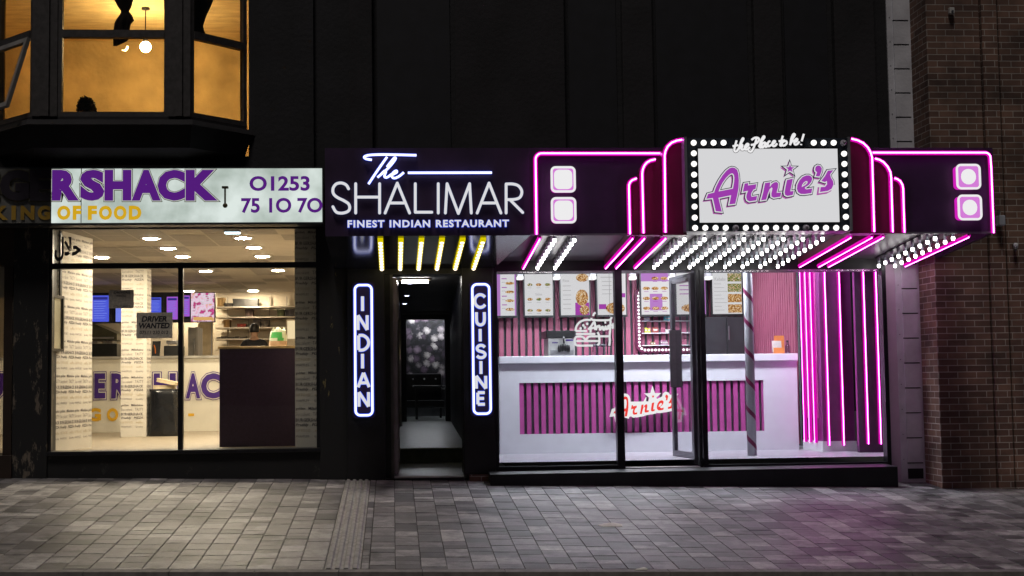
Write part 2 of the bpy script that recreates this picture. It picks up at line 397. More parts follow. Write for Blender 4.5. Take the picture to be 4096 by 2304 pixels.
# litter
m = MB(); c = at(2437, 2108, -2.55); zz = gz(c.x, -2.55)
pts = [(-.10, .02, .005), (-.06, -.04, .004), (.02, -.05, .008), (.11, -.03, .006), (.12, .03, .012), (.05, .05, .022), (-.03, .045, .018)]
top = [Vector((c.x+p[0], -2.55+p[1], gz(c.x+p[0], -2.55+p[1])+p[2])) for p in pts]; cc = Vector((c.x+.01, -2.55, zz+.028))
for i in range(len(top)): m.face([top[i], top[(i+1) % len(top)], cc])
m.face([p-Vector((0, 0, .004)) for p in top][::-1])
for i in range(len(top)):
    d = Vector((0, 0, .004)); m.face([top[i], top[i]-d, top[(i+1) % len(top)]-d, top[(i+1) % len(top)]])
tag(m.build('paper_litter', [PAPER], loc=(c.x, -2.55, zz)), 'crumpled white paper wrapper lying on the pavement pavers', 'litter')
m = MB(); c = at(2560, 2276, KERB_Y-.05); z0 = gz(c.x, KERB_Y)
m.hexa([(c.x-.05, -4.27, z0+.001), (c.x+.06, -4.26, z0+.001), (c.x+.04, -4.22, z0+.004), (c.x-.03, -4.225, z0+.003), (c.x-.04, -4.265, z0+.008), (c.x+.05, -4.257, z0+.014), (c.x+.035, -4.225, z0+.018), (c.x-.025, -4.23, z0+.007)])
tag(m.build('paper_scrap', [PAPER], loc=(c.x, -4.24, z0)), 'small torn white scrap lying on the kerb edge', 'litter')

# ------------------------------------------------------------------ LEFT BUILDING with the bay window (upper floor)
BY = -0.5      # face of the bay
lb = thing('guest_house', 'dark rendered upper storey with a lit three sided bay window above the burger takeaway', 'building', (-3, 0, 2.9))
xl = at(660, 300, 0).x
WX = dict(L0=at(130, 300, BY).x-0.5, L1=at(130, 300, BY).x, C0=at(248, 300, BY).x, C1=at(656, 300, BY).x, R1=at(762, 300, BY).x)
WX['R2'] = WX['R1']+0.52; WX['L0'] = WX['L1']-0.52
ZS = at(450, 466, BY).z; ZT0, ZT1 = at(450, 150, BY).z, at(450, 120, BY).z; ZTOP = 5.9
m = MB()
m.box(-9, WX['L0']-.02, 0, 0.3, 2.75, 8); m.box(WX['R2']+.02, at(1400, 300, 0).x, 0, 0.3, 2.75, 8)
m.box(WX['L0']-.02, WX['R2']+.02, 0, 0.3, 6.3, 8); m.box(WX['L0']-.02, WX['R2']+.02, 0.001, 0.299, 2.75, ZS-.32)
m.box(at(1180, 300, 0).x, at(1255, 300, 0).x, -.06, -.001, 3.3, 8)     # pilaster at the party line
m.build('wall', [DARKWALL], lb)
# bay apron, sill and head as swept three sided pieces
def bay_ring(m, z0, z1, out0, out1, mi=0, inner=0.06):
    def ring(o, z): return [(WX['L0']-o, 0.0, z), (WX['L1']-o*.41, BY-o, z), (WX['R1']+o*.41, BY-o, z), (WX['R2']+o, 0.0, z)]
    A, B = ring(out0, z0), ring(out1, z1); Ai, Bi = ring(-inner, z0), ring(-inner, z1)
    for i in range(3):
        m.hexa([A[i], A[i+1], Ai[i+1], Ai[i], B[i], B[i+1], Bi[i+1], Bi[i]], mi)
m = MB(); bay_ring(m, ZS-.32, ZS-.10, -.02, .05); bay_ring(m, 3.38, ZS-.321, -.42, -.03, inner=.45); m.build('bay_apron', [DARKWALL2], lb)
m = MB(); bay_ring(m, ZS-.099, ZS-.045, .09, .07); bay_ring(m, ZS-.044, ZS, .0, .0, inner=.08); m.build('window_sill', [DARKWALL2], lb)
m = MB(); bay_ring(m, ZTOP, 6.5, .05, .08); m.face([(WX['L0'], 0, 6.3), (WX['L1'], BY, 6.3), (WX['R1'], BY, 6.3), (WX['R2'], 0, 6.3)]); m.build('bay_head', [DARKWALL], lb)
WF = mat('old_window_frame', (0.055, 0.05, 0.05), 0.6, var=0.3, scale=20)
def pane3(name, a, b, split=True, open_=False):
    """one sash set between plan points a and b: frame with transom, panes as children"""
    ax, ay = a; bx, by = b; d = Vector((bx-ax, by-ay, 0)); L = d.length; d.normalize(); nrm = Vector((d.y, -d.x, 0))
    def pr(s0, s1, z0, z1, t0, t1, mm, mi=0):
        def q(s, t, z): v = Vector((ax, ay, 0))+d*s+nrm*t; return (v.x, v.y, z)
        mm.hexa([q(s0, t1, z0), q(s1, t1, z0), q(s1, t0, z0), q(s0, t0, z0), q(s0, t1, z1), q(s1, t1, z1), q(s1, t0, z1), q(s0, t0, z1)], mi)
    mm = MB(); fwid = 0.045
    pr(0, fwid, ZS, ZTOP, -.06, .0, mm); pr(L-fwid, L, ZS, ZTOP, -.06, .0, mm)
    pr(fwid, L-fwid, ZS, ZS+.05, -.06, -.002, mm); pr(fwid, L-fwid, ZT0, ZT1, -.06, .012, mm); pr(fwid, L-fwid, ZTOP-.05, ZTOP, -.06, -.002, mm)
    f = mm.build('window', [WF], lb)
    g = MB(); pr(fwid, L-fwid, ZT1, ZTOP-.05, -.034, -.028, g)
    if not open_: pr(fwid, L-fwid, ZS+.05, ZT0, -.034, -.028, g)
    g.build('pane', [DIRTYGLASS], f)
    if open_:      # top hung lower sash pushed out at the bottom
        k = R_(17); h = ZT0-ZS-.04
        def q(s, hh, t): v = Vector((ax, ay, 0))+d*s+nrm*(t*math.cos(k)+hh*math.sin(k)); return Vector((v.x, v.y, ZT0-.01-hh*math.cos(k)+t*math.sin(k)))
        s_ = MB()
        for s0, s1, h0, h1 in ((0.04, .085, 0, h), (L-.085, L-.04, 0, h), (.085, L-.085, 0, .05), (.085, L-.085, h-.05, h)):
            s_.hexa([q(s0, h1, .04), q(s1, h1, .04), q(s1, h1, 0), q(s0, h1, 0), q(s0, h0, .04), q(s1, h0, .04), q(s1, h0, 0), q(s0, h0, 0)])
        sash = s_.build('casement', [mat('white_window_frame', (0.22, 0.21, 0.2), 0.6)], lb, label='open top hung sash pushed out at the bottom')
        g = MB(); g.hexa([q(.085, h-.05, .022), q(L-.085, h-.05, .022), q(L-.085, h-.05, .018), q(.085, h-.05, .018), q(.085, .05, .022), q(L-.085, .05, .022), q(L-.085, .05, .018), q(.085, .05, .018)])
        g.build('pane', [DIRTYGLASS], sash)
pane3('window', (WX['C0']-.045, BY), (WX['C1']+.045, BY))
pane3('window', (WX['R1'], BY), (WX['R2'], 0.0))
pane3('window', (WX['L0'], 0.0), (WX['L1'], BY), open_=True)
for x0, x1 in ((WX['L1'], WX['C0']-.045), (WX['C1']+.045, WX['R1'])):
    m = MB(); m.box(x0, x1, BY-.012, BY+.10, ZS, ZTOP); m.box(x0+.08, x1-.08, BY-.035, BY-.0115, ZS, ZTOP); m.build('mullion', [WF], lb)
# lit room behind the bay
PLASTER = mat('textured_ochre_plaster', (0.60, 0.43, 0.19), 0.8, var=0.32, scale=2.2, bump=0.8)
PLASTERC = mat('swirled_ceiling_plaster', (0.72, 0.55, 0.28), 0.8, var=0.22, scale=3.0, bump=1.0, stretch=(1, 3, 1))
m = MB(); CZ = 5.55
x0, x1, y0, y1 = -5.6, -0.55, 0.31, 3.0
m.face([(x0, y1, 2.9), (x1, y1, 2.9), (x1, y1, CZ), (x0, y1, CZ)]); m.face([(x0, y0, 2.9), (x0, y1, 2.9), (x0, y1, CZ), (x0, y0, CZ)]); m.face([(x1, y0, 2.9), (x1, y1, 2.9), (x1, y1, CZ), (x1, y0, CZ)])
m.face([(x0, -.2, 2.9), (x1, -.2, 2.9), (x1, y1, 2.9), (x0, y1, 2.9)])
m.face([(x0, .301, 2.9), (WX['L0'], .301, 2.9), (WX['L0'], .301, CZ), (x0, .301, CZ)]); m.face([(WX['R2'], .301, 2.9), (x1, .301, 2.9), (x1, .301, CZ), (WX['R2'], .301, CZ)])
m.build('room_wall', [PLASTER], lb, normals=False)
m = MB(); m.face([(x0, y0-.01, CZ), (x1, y0-.01, CZ), (x1, y1, CZ), (x0, y1, CZ)]); m.face([(WX['L0'], .31, CZ), (WX['R2'], .31, CZ), (WX['R1'], BY+.07, CZ), (WX['L1'], BY+.07, CZ)])
m.build('room_ceiling', [PLASTERC], lb, normals=False)
t = thing('ceiling_lamp', 'bright bare bulb lamp glowing in the upper bay window room', 'lamp', at(582, 188, 1.5))
c = at(582, 188, 1.5); m = MB(); m.ball(c, .062, 0, 14, 10); m.build('bulb', [E_LAMP], t)
m = MB(); m.lathe((c.x, c.y, c.z+.05), [(.03, 0), (.03, .06), (.006, .07), (.006, CZ-c.z-.08), (.05, CZ-c.z-.075), (.05, CZ-c.z-.052)], 0, 12); m.build('lamp_holder', [BEZEL], t)
c2 = at(500, 197, 1.5); m = MB()
m.tube(smooth([c2+Vector((-.035, 0, -.01)), c2+Vector((0, 0, -.015)), c2+Vector((.025, 0, .01)), c2+Vector((.028, 0, .04))], 4), [.004]*4+[.012]*5+[.012]*3+[.004], 0, 8)
tag(m.build('wall_lamp', [em('crescent_glow', (1, .75, .35), 14)], loc=c2), 'small crescent shaped glowing light beside the bare bulb', 'lamp')
# gathered curtains: cloth pinched at the waist and flaring below
CURT = mat('dark_curtain', (0.012, 0.008, 0.006), 0.95, var=0.4, scale=8)
def curtain(prof, Y, label):
    """prof: (v, u_left, u_right) outline rows in the photograph, given pleats and depth"""
    m = MB(); rows = []
    for v, ul, ur in prof:
        a, b = at(ul, v, Y), at(ur, v, Y); row = []
        for j in range(24):
            th = 2*math.pi*j/24; rx = (b.x-a.x)/2*(1+.06*math.sin(9*th)); ry = min(.10, (b.x-a.x)/2*.7)*(1+.25*math.sin(7*th))
            row.append(m.b.verts.new(((a.x+b.x)/2+rx*math.cos(th), Y+ry*math.sin(th), (a.z+b.z)/2)))
        rows.append(row)
    for A, B in zip(rows, rows[1:]):
        for j in range(24): m.b.faces.new((A[j], A[(j+1) % 24], B[(j+1) % 24], B[j])).smooth = True
    m.b.faces.new(rows[0]); m.b.faces.new(rows[-1][::-1])
    p = at((prof[-1][1]+prof[-1][2])/2, prof[-1][0], Y)
    return tag(m.build('curtain', [CURT], loc=p), label, 'curtain', 'dark curtains tied up in the bay window')
curtain([(-240, 380, 640), (-120, 430, 590), (0, 458, 530), (25, 470, 525), (45, 484, 515), (60, 480, 528), (80, 466, 535), (95, 458, 522), (120, 455, 516), (150, 452, 519), (165, 452, 505), (183, 453, 470)], -.22, 'dark curtain pinched into a narrow waist in the middle bay pane')
curtain([(-240, 700, 900), (0, 745, 850), (20, 750, 843), (60, 756, 825), (100, 760, 812), (120, 762, 815), (145, 764, 828)], -.18, 'dark curtain hanging in the right hand slanted bay pane')
m = MB()
c = at(345, 430, .15)
m.ball((c.x, .15, c.z+.02), .085, 0, 12, 8, (1.05, 1, 1.1))
for i in range(260):
    a, b_, r = random.uniform(0, 6.28), random.uniform(-.3, 1.5), random.uniform(.8, 1)
    p = Vector((c.x+.10*r*math.cos(a)*math.cos(b_*.8), .15+.09*r*math.sin(a), c.z-.02+.12*r*math.sin(b_)))
    d = Vector((random.uniform(-1, 1), random.uniform(-1, 1), random.uniform(-.4, 1))).normalized()*.026; e = d.orthogonal().normalized()*.014
    m.face([p-d, p-e, p+d, p+e])
m.lathe((c.x, .15, ZS-.03), [(.06, 0), (.085, .12), (.08, .13)], 1, 14)
tag(m.build('pot_plant', [mat('dark_leaves', (.02, .022, .012), .6), mat('dark_pot', (.03, .02, .015), .6)], loc=(c.x, .15, ZS-.03), normals=False), 'dark bushy rounded plant silhouette low in the middle bay pane', 'plant')

# ------------------------------------------------------------------ BURGER TAKEAWAY: front
FL = 0.34; CE = 2.75           # floor and ceiling of the takeaway
bs = thing('burger_takeaway', 'burger takeaway shopfront with black flaking pillars and large lit windows', 'shop', (-2.5, 0, 0.05))
XA = at(-40, 1400, 0).x
def flaking(name, base, flake, scale, lo, hi, stretch):
    m = bpy.data.materials.new(name); n, l, o = _links(m); p = n.new('ShaderNodeBsdfPrincipled'); l.new(p.outputs[0], o.inputs[0]); p.inputs['Roughness'].default_value = .6
    tc = n.new('ShaderNodeTexCoord'); mp = n.new('ShaderNodeMapping'); mp.inputs['Scale'].default_value = stretch; l.new(tc.outputs['Object'], mp.inputs[0])
    z = n.new('ShaderNodeTexNoise'); z.inputs['Scale'].default_value = scale; z.inputs['Detail'].default_value = 9; z.inputs['Roughness'].default_value = .75; l.new(mp.outputs[0], z.inputs['Vector'])
    r = n.new('ShaderNodeValToRGB'); e = r.color_ramp.elements; e[0].position, e[1].position = lo, hi; e[0].color = (*base, 1); e[1].color = (*flake, 1)
    l.new(z.outputs[0], r.inputs[0]); l.new(r.outputs[0], p.inputs['Base Color']); return m
FLAKE = flaking('flaking_black_paint', (.012, .012, .013), (.16, .13, .10), 3.2, .56, .60, (2.2, 1, .7))
FLAKE2 = flaking('flaking_black_over_yellow', (.011, .011, .012), (.30, .24, .09), 4.0, .60, .625, (2, 1, .6))
a = rc(52, 895, 190, 1925, 0); m = MB(); m.box(a[0], a[1], 0, .35, -.1, a[3]); m.build('pillar', [FLAKE], bs, label='black pillar with flaking paint left of the window')
a2 = rc(1278, 895, 1386, 1925, 0); m = MB(); m.box(a2[0], a2[1]+.02, 0, .35, -.1, a2[3]+.02); m.build('pillar', [FLAKE2], bs, label='black pillar with yellow flaking patches')
ZSILL = at(700, 1800, 0).z; ZWT = at(700, 903, 0).z
m = MB(); m.box(a[1], a2[0], .02, .30, -.1, ZSILL-.04); m.build('stall_riser', [flaking('scuffed_black_riser', (.010, .010, .011), (.06, .055, .05), 5, .60, .70, (1, 1, 1))], bs)
m = MB(); m.box(a[1], a2[0], -.02, .28, ZSILL-.039, ZSILL, bev=.006); m.build('window_sill', [FRAME], bs)
xm = at(723, 1440, 0.05).x; zt0, zt1 = at(700, 1072, 0).z, at(700, 1050, 0).z
m = MB(); m.box(a[1], a[1]+.035, .03, .10, ZSILL, ZWT); m.box(a2[0]-.035, a2[0], .03, .10, ZSILL, ZWT); m.box(a[1]+.035, a2[0]-.035, .03, .10, ZWT-.03, ZWT)
m.box(a[1]+.035, a2[0]-.035, .02, .105, zt0, zt1); m.box(xm-.025, xm+.025, .025, .10, ZSILL, zt0); m.build('window_frame', [FRAME], bs)
for x0, x1, z0, z1 in ((a[1]+.035, xm-.025, ZSILL, zt0), (xm+.025, a2[0]-.035, ZSILL, zt0), (a[1]+.035, a2[0]-.035, zt1, ZWT-.03)):
    m = MB(); m.box(x0, x1, .060, .066, z0, z1); m.build('pane', [GLASS], bs)
# the doorway at far left
m = MB(); dx0, dx1 = at(14, 1400, .05).x, at(48, 1400, .05).x
m.box(dx0, dx1, .05, .12, .12, at(30, 1065, .05).z); m.box(dx0-1.2, a[0], .02, .12, at(30, 1065, .05).z, ZWT); m.box(dx0-1.2, a[0], -.02, .30, -.05, .33); m.build('door_frame', [mat('brown_door_frame', (.03, .018, .012), .5)], bs)
m = MB(); m.box(dx0-1.2, dx0, .08, .086, .332, at(30, 1065, .05).z); m.box(dx1, a[0], .08, .086, .332, at(30, 1065, .05).z); m.build('door_pane', [GLASS], bs)
m = MB(); m.box(-9, dx0-1.2, 0, .3, -.1, 2.72); m.build('wall', [BLACK], bs)
m = MB(); m.box(-9, a2[1]+.02, -.06, .25, ZWT+.001, 2.9); m.build('fascia_board', [BLACK], bs)
# room shell
m = MB(); RX0, RX1, RY = -8.5, at(1185, 1400, 9.9).x+.05, 10.0
m.face([(RX0, .3, FL), (RX0, RY, FL), (RX1+1.2, RY, FL), (RX1+1.2, .3, FL)]); m.face([(a[1], .1, FL), (a[1], .3, FL), (a2[0], .3, FL), (a2[0], .1, FL)]); m.build('shop_floor', [TANFLOOR], bs, normals=False)
m = MB(); m.face([(RX0, RY, FL), (-.82, RY, FL), (-.82, RY, CE), (RX0, RY, CE)]); m.face([(RX0, .12, FL), (RX0, RY, FL), (RX0, RY, CE), (RX0, .12, CE)]); m.face([(-.82, .3, FL), (-.82, RY, FL), (-.82, RY, CE), (-.82, .3, CE)])
m.face([(-9, .301, 2.0), (a[1], .301, 2.0), (a[1], .301, CE), (-9, .301, CE)]); m.build('shop_wall', [CREAM], bs, normals=False)
m = MB(); m.face([(RX0, .1, CE), (-.8, .1, CE), (-.8, RY, CE), (RX0, RY, CE)]); 
for i in range(22):
    for j in range(16):
        if random.random() < .42 or (i+j) % 5 == 0:
            x, y = -8+i*.42, .3+j*.6; m.face([(x+.01, y+.01, CE-.004), (x+.41, y+.01, CE-.004), (x+.41, y+.59, CE-.004), (x+.01, y+.59, CE-.004)], 1)
m.build('shop_ceiling', [CEIL, TILEDARK], bs, normals=False)
# wallpaper text block shared by wall and columns
WPT = mat('wallpaper', (.66, .62, .55), .7, var=.04)
WTAN = mat('tan_print', (.45, .36, .22), .7)
ROWS = [('WAFFLES     Quality', .0, 0, .8), ('golden   Milkshakes', .025, 0, 1.25), ('Succulent   TASTY    ', -.004, 0, 1.0), ('BURGERSHACK      ', .02, 0, 1.1), ('    Freshly   PIZZA', .03, .2, 1.1), ('OF FOOD    waffles', .0, 2, .8)]
def wallpaper(m, fn, L, z0, z1, bw=.33, rowh=.058):
    z = z1-rowh; k = 0
    while z > z0:
        x = 0.0; k += 1; off = (k*7 % 3)*.03
        body, o_, sh, s = ROWS[k % len(ROWS)]
        while x < L-.05:
            wd = min(bw, L-x); V, Fc = txt(body, o_, sh if isinstance(sh, float) else 0, 1); b0, b1, c0, c1 = bbox(V)
            cut = wd/bw
            VV = V if cut > .999 else [((min(v[0], b0+(b1-b0)*cut)), v[1]) for v in V]
            hh = rowh*.68*min(1, s); m.mesh(VV, Fc, lambda v: fn(x+(v[0]-b0)/(b1-b0)*bw, z+off*.1+(v[1]-c0)/(c1-c0)*hh), 1 if sh != 2 else 2)
            x += bw+.02
        z -= rowh*(1.6 if k % 6 == 0 else 1)
tw = thing('wallpapered_wall', 'cream side wall covered in black lettering just inside the left window', 'wall', (-3.6, .6, FL))
A, B = Vector((at(192, 1440, .12).x-.03, .13, 0)), Vector((at(368, 1440, 1.25).x, 1.25, 0)); d = (B-A).normalized(); nn = Vector((d.y, -d.x, 0))
m = MB(); q = nn*-.12; m.hexa([(A.x, A.y, FL), (B.x, B.y, FL), (B.x+q.x, B.y+q.y, FL), (A.x+q.x, A.y+q.y, FL), (A.x, A.y, CE), (B.x, B.y, CE), (B.x+q.x, B.y+q.y, CE), (A.x+q.x, A.y+q.y, CE)]); m.build('wall_panel', [WPT], tw)
m = MB(); wallpaper(m, lambda s, z: A+d*s+nn*.003+Vector((0, 0, z)), (B-A).length-.01, FL+.05, CE-.03); m.build('lettering', [WPT, WPINK, WTAN], tw, normals=False)
def text_column(u0, u1, Y, side, label):
    x0, x1 = at(u0, 1440, Y).x, at(u1, 1440, Y).x
    t = thing('wallpapered_column', label, 'column', ((x0+x1)/2, Y, FL))
    m = MB(); m.box(x0, x1, Y, Y+side, FL, CE-.002); m.build('shaft', [WPT], t)
    m = MB(); wallpaper(m, lambda s, z: Vector((x0+.006+s, Y-.003, z)), x1-x0-.012, FL+.03, CE-.03, .30); wallpaper(m, lambda s, z: Vector((x1+.003, Y+.01+s, z)), side-.02, FL+.03, CE-.03, .30)
    m.build('lettering', [WPT, WPINK, WTAN], t, normals=False)
text_column(484, 586, 4.2, .32, 'square cream column with black food lettering standing mid room')
text_column(1180, 1274, .22, .25, 'grey lit lettered column at the right edge of the takeaway window')
# framed panel hanging on the lettered wall
t = thing('hanging_frame', 'tall narrow black framed panel hung on the lettered side wall', 'frame', A+d*.12+Vector((0, 0, 1.2)))
s0, s1 = .03, .33; z0, z1 = at(222, 1405, .25).z, at(222, 1180, .25).z
def onwall(m, s0, s1, z0, z1, t0, t1, mi=0):
    p = lambda s, t, z: tuple(A+d*s+nn*t+Vector((0, 0, z))); m.hexa([p(s0, t1, z0), p(s1, t1, z0), p(s1, t0, z0), p(s0, t0, z0), p(s0, t1, z1), p(s1, t1, z1), p(s1, t0, z1), p(s0, t0, z1)], mi)
m = MB(); onwall(m, s0, s1, z0, z0+.03, .01, .05); onwall(m, s0, s1, z1-.03, z1, .01, .05); onwall(m, s0, s0+.03, z0+.03, z1-.03, .01, .05); onwall(m, s1-.03, s1, z0+.03, z1-.03, .01, .05); m.build('border', [BEZEL], t)
m = MB(); onwall(m, s0+.03, s1-.03, z0+.03, z1-.03, .012, .03); m.build('panel', [mat('pale_poster', (.45, .42, .30), .3, var=.3, scale=3)], t)
m = MB(); onwall(m, s1-.06, s1-.02, z1, CE-.01, .012, .03); m.build('hanger', [BEZEL], t)

# serving counter with the big painted name
CY = 6.0
a = rc(20, 1426, 900, 1712, CY); CX0, CX1, CZ1 = -7.5, -2.55, a[3]
t = thing('serving_counter', 'long white serving counter painted with huge purple outlined letters', 'counter', (-5, CY, FL))
m = MB(); m.box(CX0, CX1, CY, CY+.6, FL, CZ1-.04); m.build('front_panel', [mat('white_counter', (.70, .66, .56), .5, var=.04)], t)
m = MB(); m.box(CX0, CX1, CY-.03, CY+.65, CZ1-.039, CZ1); m.build('top', [mat('grey_worktop', (.35, .33, .29), .4)], t)
m = MB(); mp = px_map(0, 1200, 1.834); i = 0
WHITEINK = mat('white_vinyl', (.72, .68, .60), .5)
for ch, p0, p1 in (('B', -390, -250), ('U', -120, 45), ('R', 60, 185), ('G', 220, 390), ('E', 676, 792), ('R', 800, 945), ('S', 960, 1095), ('H', 1112, 1308), ('A', 1350, 1485), ('C', 1458, 1640), ('K', 1655, 1820)):
    u0, v0 = mp((p0, 518)); u1, v1 = mp((p1, 742)); q = rc(u0, v0, u1, v1, CY)
    if q[1] > CX1 or q[0] < CX0: continue
    text(m, ch, q[0]+.035, q[1]-.035, q[2]+.04, q[3]-.04, CY-.016, 0, off=.045, layers=((.03, .004, 1), (.055, .008, 0)))
for ch, p0, p1, v0, v1 in (('K', 180, 270, 793, 890), ('I', 320, 350, 793, 890), ('N', 420, 520, 793, 890), ('G', 640, 742, 793, 890), ('O', 785, 868, 793, 890), ('-', 1381, 1425, 832, 852)):
    u0, v0 = mp((p0, v0)); u1, v1 = mp((p1, v1)); q = rc(u0, v0, u1, v1, CY); text(m, ch, q[0], q[1], q[2], q[3], CY-.008, 2, off=.05)
m.build('lettering', [PURPLEINK, WHITEINK, YELLOWINK], t, normals=False)

# purple partition near the window
a = rc(878, 1384, 1178, 1776, .9)
t = thing('partition_counter', 'tall dark purple counter with a pale wooden top by the right window', 'counter', ((a[0]+a[1])/2, .9, FL))
m = MB(); m.box(a[0], a[1]+.05, .9, 1.35, FL, a[3]-.03); m.build('body', [PURPLEBOARD], t)
m = MB(); m.box(a[0]-.015, a[1]+.05, .88, 1.4, a[3]-.029, a[3], bev=.006); m.build('top', [mat('pale_wood_top', (.55, .40, .20), .5, var=.15, scale=20, stretch=(1, 6, 1))], t)
# carrier bag on a lower shelf behind
c = at(1108, 1384, 1.7); m = MB(); bw, bh = .105, .22
t = thing('carrier_bag', 'crumpled white plastic bag with green print standing behind the purple counter', 'bag', (c.x, 1.7, c.z-.08))
rings = []
for k in range(9):
    f = k/8; ww = bw*(1.05-.30*f**2); row = []
    for j in range(20):
        th = 2*math.pi*j/20; n_ = 1+.10*math.sin(5*th+3*f)+random.uniform(-.05, .05)
        row.append(m.b.verts.new((c.x+ww*n_*math.cos(th)+.02*f, 1.7+ww*.7*n_*math.sin(th), c.z-.08+f*(bh+.06)+(.03*math.sin(3*th) if k == 8 else 0))))
    rings.append(row)
for k in range(8):
    for j in range(20):
        f = m.b.faces.new((rings[k][j], rings[k][(j+1) % 20], rings[k+1][(j+1) % 20], rings[k+1][j])); f.material_index = 1 if (k in (5, 6) and 11 < j < 17) or (k == 4 and j in (15, 16, 17)) else (2 if k < 4 else 0); f.smooth = True
m.b.faces.new(rings[0][::-1]); m.b.faces.new(rings[-1])
m.build('bag_body', [mat('thin_white_plastic', (.55, .60, .45), .4), mat('green_print', (.05, .35, .08), .5), mat('brown_contents', (.45, .28, .16), .6)], t)
m = MB(); z = c.z-.08; m.box(a[0]+.1, a[1]+.05, 1.41, 2.0, z-.03, z-.001); m.box(a[0]+.1, a[0]+.14, 1.41, 2.0, FL, z-.03); m.box(a[1], a[1]+.05, 1.41, 2.0, FL, z-.03)
tag(m.build('work_table', [mat('pale_table', (.4, .34, .25), .5)], loc=((a[0]+a[1])/2, 1.7, FL)), 'plain pale work table hidden behind the purple counter', 'table')

# bin with cartons
a = rc(588, 1560, 716, 1729, 4.15); t = thing('litter_bin', 'glossy black lined bin standing in front of the lettered counter', 'bin', ((a[0]+a[1])/2, 4.4, FL))
m = MB(); xc, rr = (a[0]+a[1])/2, (a[1]-a[0])/2; zt = a[3]; seg = 40; rows = []
for k in range(10):
    f = k/9; row = []
    for j in range(seg):
        th = 2*math.pi*j/seg; px_ = abs(math.cos(th))**.5*math.copysign(1, math.cos(th)); py_ = abs(math.sin(th))**.5*math.copysign(1, math.sin(th))
        n_ = 1+.025*math.sin(11*th+f*2)+.015*math.sin(17*th-f*5)
        row.append(m.b.verts.new((xc+rr*px_*n_*(1-.04*f), 4.4+.24*py_*n_, FL+f*(zt-FL))))
    rows.append(row)
for k in range(9):
    for j in range(seg): m.b.faces.new((rows[k][j], rows[k][(j+1) % seg], rows[k+1][(j+1) % seg], rows[k+1][j])).smooth = True
m.b.faces.new(rows[0][::-1]); m.b.faces.new(rows[-1]); m.build('liner', [mat('black_bin_liner', (.012, .013, .016), .22, var=.3)], t)
m = MB(); m.box(xc-rr*.9, xc+rr*.9, 4.2, 4.6, zt-.02, zt+.012, bev=.006); m.build('lid', [BEZEL], t)
CARD = mat('cream_carton', (.68, .55, .36), .7)
def carton(cx, cy, z, L, W, H, ang, tilt, label):
    m = MB(); m.box(-L/2, L/2, -W/2, W/2, 0, H, bev=.006); m.box(-L/2-.004, L/2+.004, -W/2-.004, W/2+.004, H-.012, H+.004)
    M = Matrix.Translation((cx, cy, z)) @ Matrix.Rotation(ang, 4, 'Z') @ Matrix.Rotation(tilt, 4, 'Y'); bmesh.ops.transform(m.b, matrix=M, verts=m.b.verts[:])
    return tag(m.build('food_carton', [CARD], loc=(cx, cy, z)), label, 'carton', 'cartons on the black bin')
carton(xc-.03, 4.42, zt+.013, .30, .16, .05, .1, 0, 'cream food carton lying flat on the black bin')
carton(xc+.02, 4.36, zt+.085, .28, .13, .05, -.1, R_(12), 'cream food carton tilted on top of the other on the bin')

# menu screens above the counter
E_TVBLUE = em('blue_screen', (.10, .13, .85), .9); E_TVPALE = em('pale_blue_screen', (.22, .28, .95), .9); E_TVPURP = em('purple_screen', (.42, .12, .72), .95)
E_TVPIC = em_noise('burger_picture', [(.75, .10, .35), (.50, .04, .18), (.90, .75, .85), (.95, .55, .75), (.8, .45, .2)], 9, 1.0)
m = MB(); a = rc(300, 1170, 762, 1292, 8.12); m.box(-5.4, a[1], 8.12, 8.16, a[2], a[3]); tag(m.build('screen_rail', [mat('dark_rail', (.02, .018, .03), .4)], loc=(-4.5, 8.12, a[2])), 'long dark backing board carrying the row of menu screens', 'board')
def tv(r, emi, label, pic=0, Y=8.02):
    a = rc(*r, Y); t = thing('menu_screen', label, 'screen', ((a[0]+a[1])/2, Y, a[2]), 'menu screens in the burger takeaway')
    m = MB(); m.box(a[0]-.012, a[1]+.012, Y, Y+.09, a[2]-.012, a[3]+.012, bev=.004); m.build('bezel', [BEZEL], t)
    m = MB(); m.face([(a[0], Y-.003, a[2]), (a[1], Y-.003, a[2]), (a[1], Y-.003, a[3]), (a[0], Y-.003, a[3])], 0)
    W, H = a[1]-a[0], a[3]-a[2]
    if pic == 0:
        m.face([(a[0]+W*.08, Y-.006, a[3]-H*.16), (a[1]-W*.08, Y-.006, a[3]-H*.16), (a[1]-W*.08, Y-.006, a[3]-H*.06), (a[0]+W*.08, Y-.006, a[3]-H*.06)], 1)
        for k in range(8):
            z = a[3]-H*(.24+.09*k); m.face([(a[0]+W*.1, Y-.006, z), (a[0]+W*random.uniform(.55, .9), Y-.006, z), (a[0]+W*.85, Y-.006, z+H*.025), (a[0]+W*.1, Y-.006, z+H*.025)], 2)
    else:
        for k in range(5):
            z = a[3]-H*(.1+.07*k); m.face([(a[0]+W*.45, Y-.006, z), (a[0]+W*.9, Y-.006, z), (a[0]+W*.9, Y-.006, z+H*.02), (a[0]+W*.45, Y-.006, z+H*.02)], 2)
        m.prism([(x, z) for x, z in rrect(a[0]+W*.1, a[1]-W*.05, a[2]+H*.04, a[2]+H*.16, H*.05)], Y-.007, Y-.005, 1)
    m.build('display', [emi, em('screen_title', (.03, .03, .25), 1) if pic == 0 else em('bun_colour', (.8, .45, .15), 1), E_TVPALE if pic == 0 else E_SCREEN], t, normals=False)
tv((300, 1182, 362, 1287), E_TVBLUE, 'blue menu screen hidden beyond the lettered side wall')
tv((368, 1182, 436, 1287), E_TVBLUE, 'bright blue menu screen left of the lettered column')
tv((463, 1200, 520, 1287), E_TVPALE, 'pale blue menu screen partly behind the lettered column')
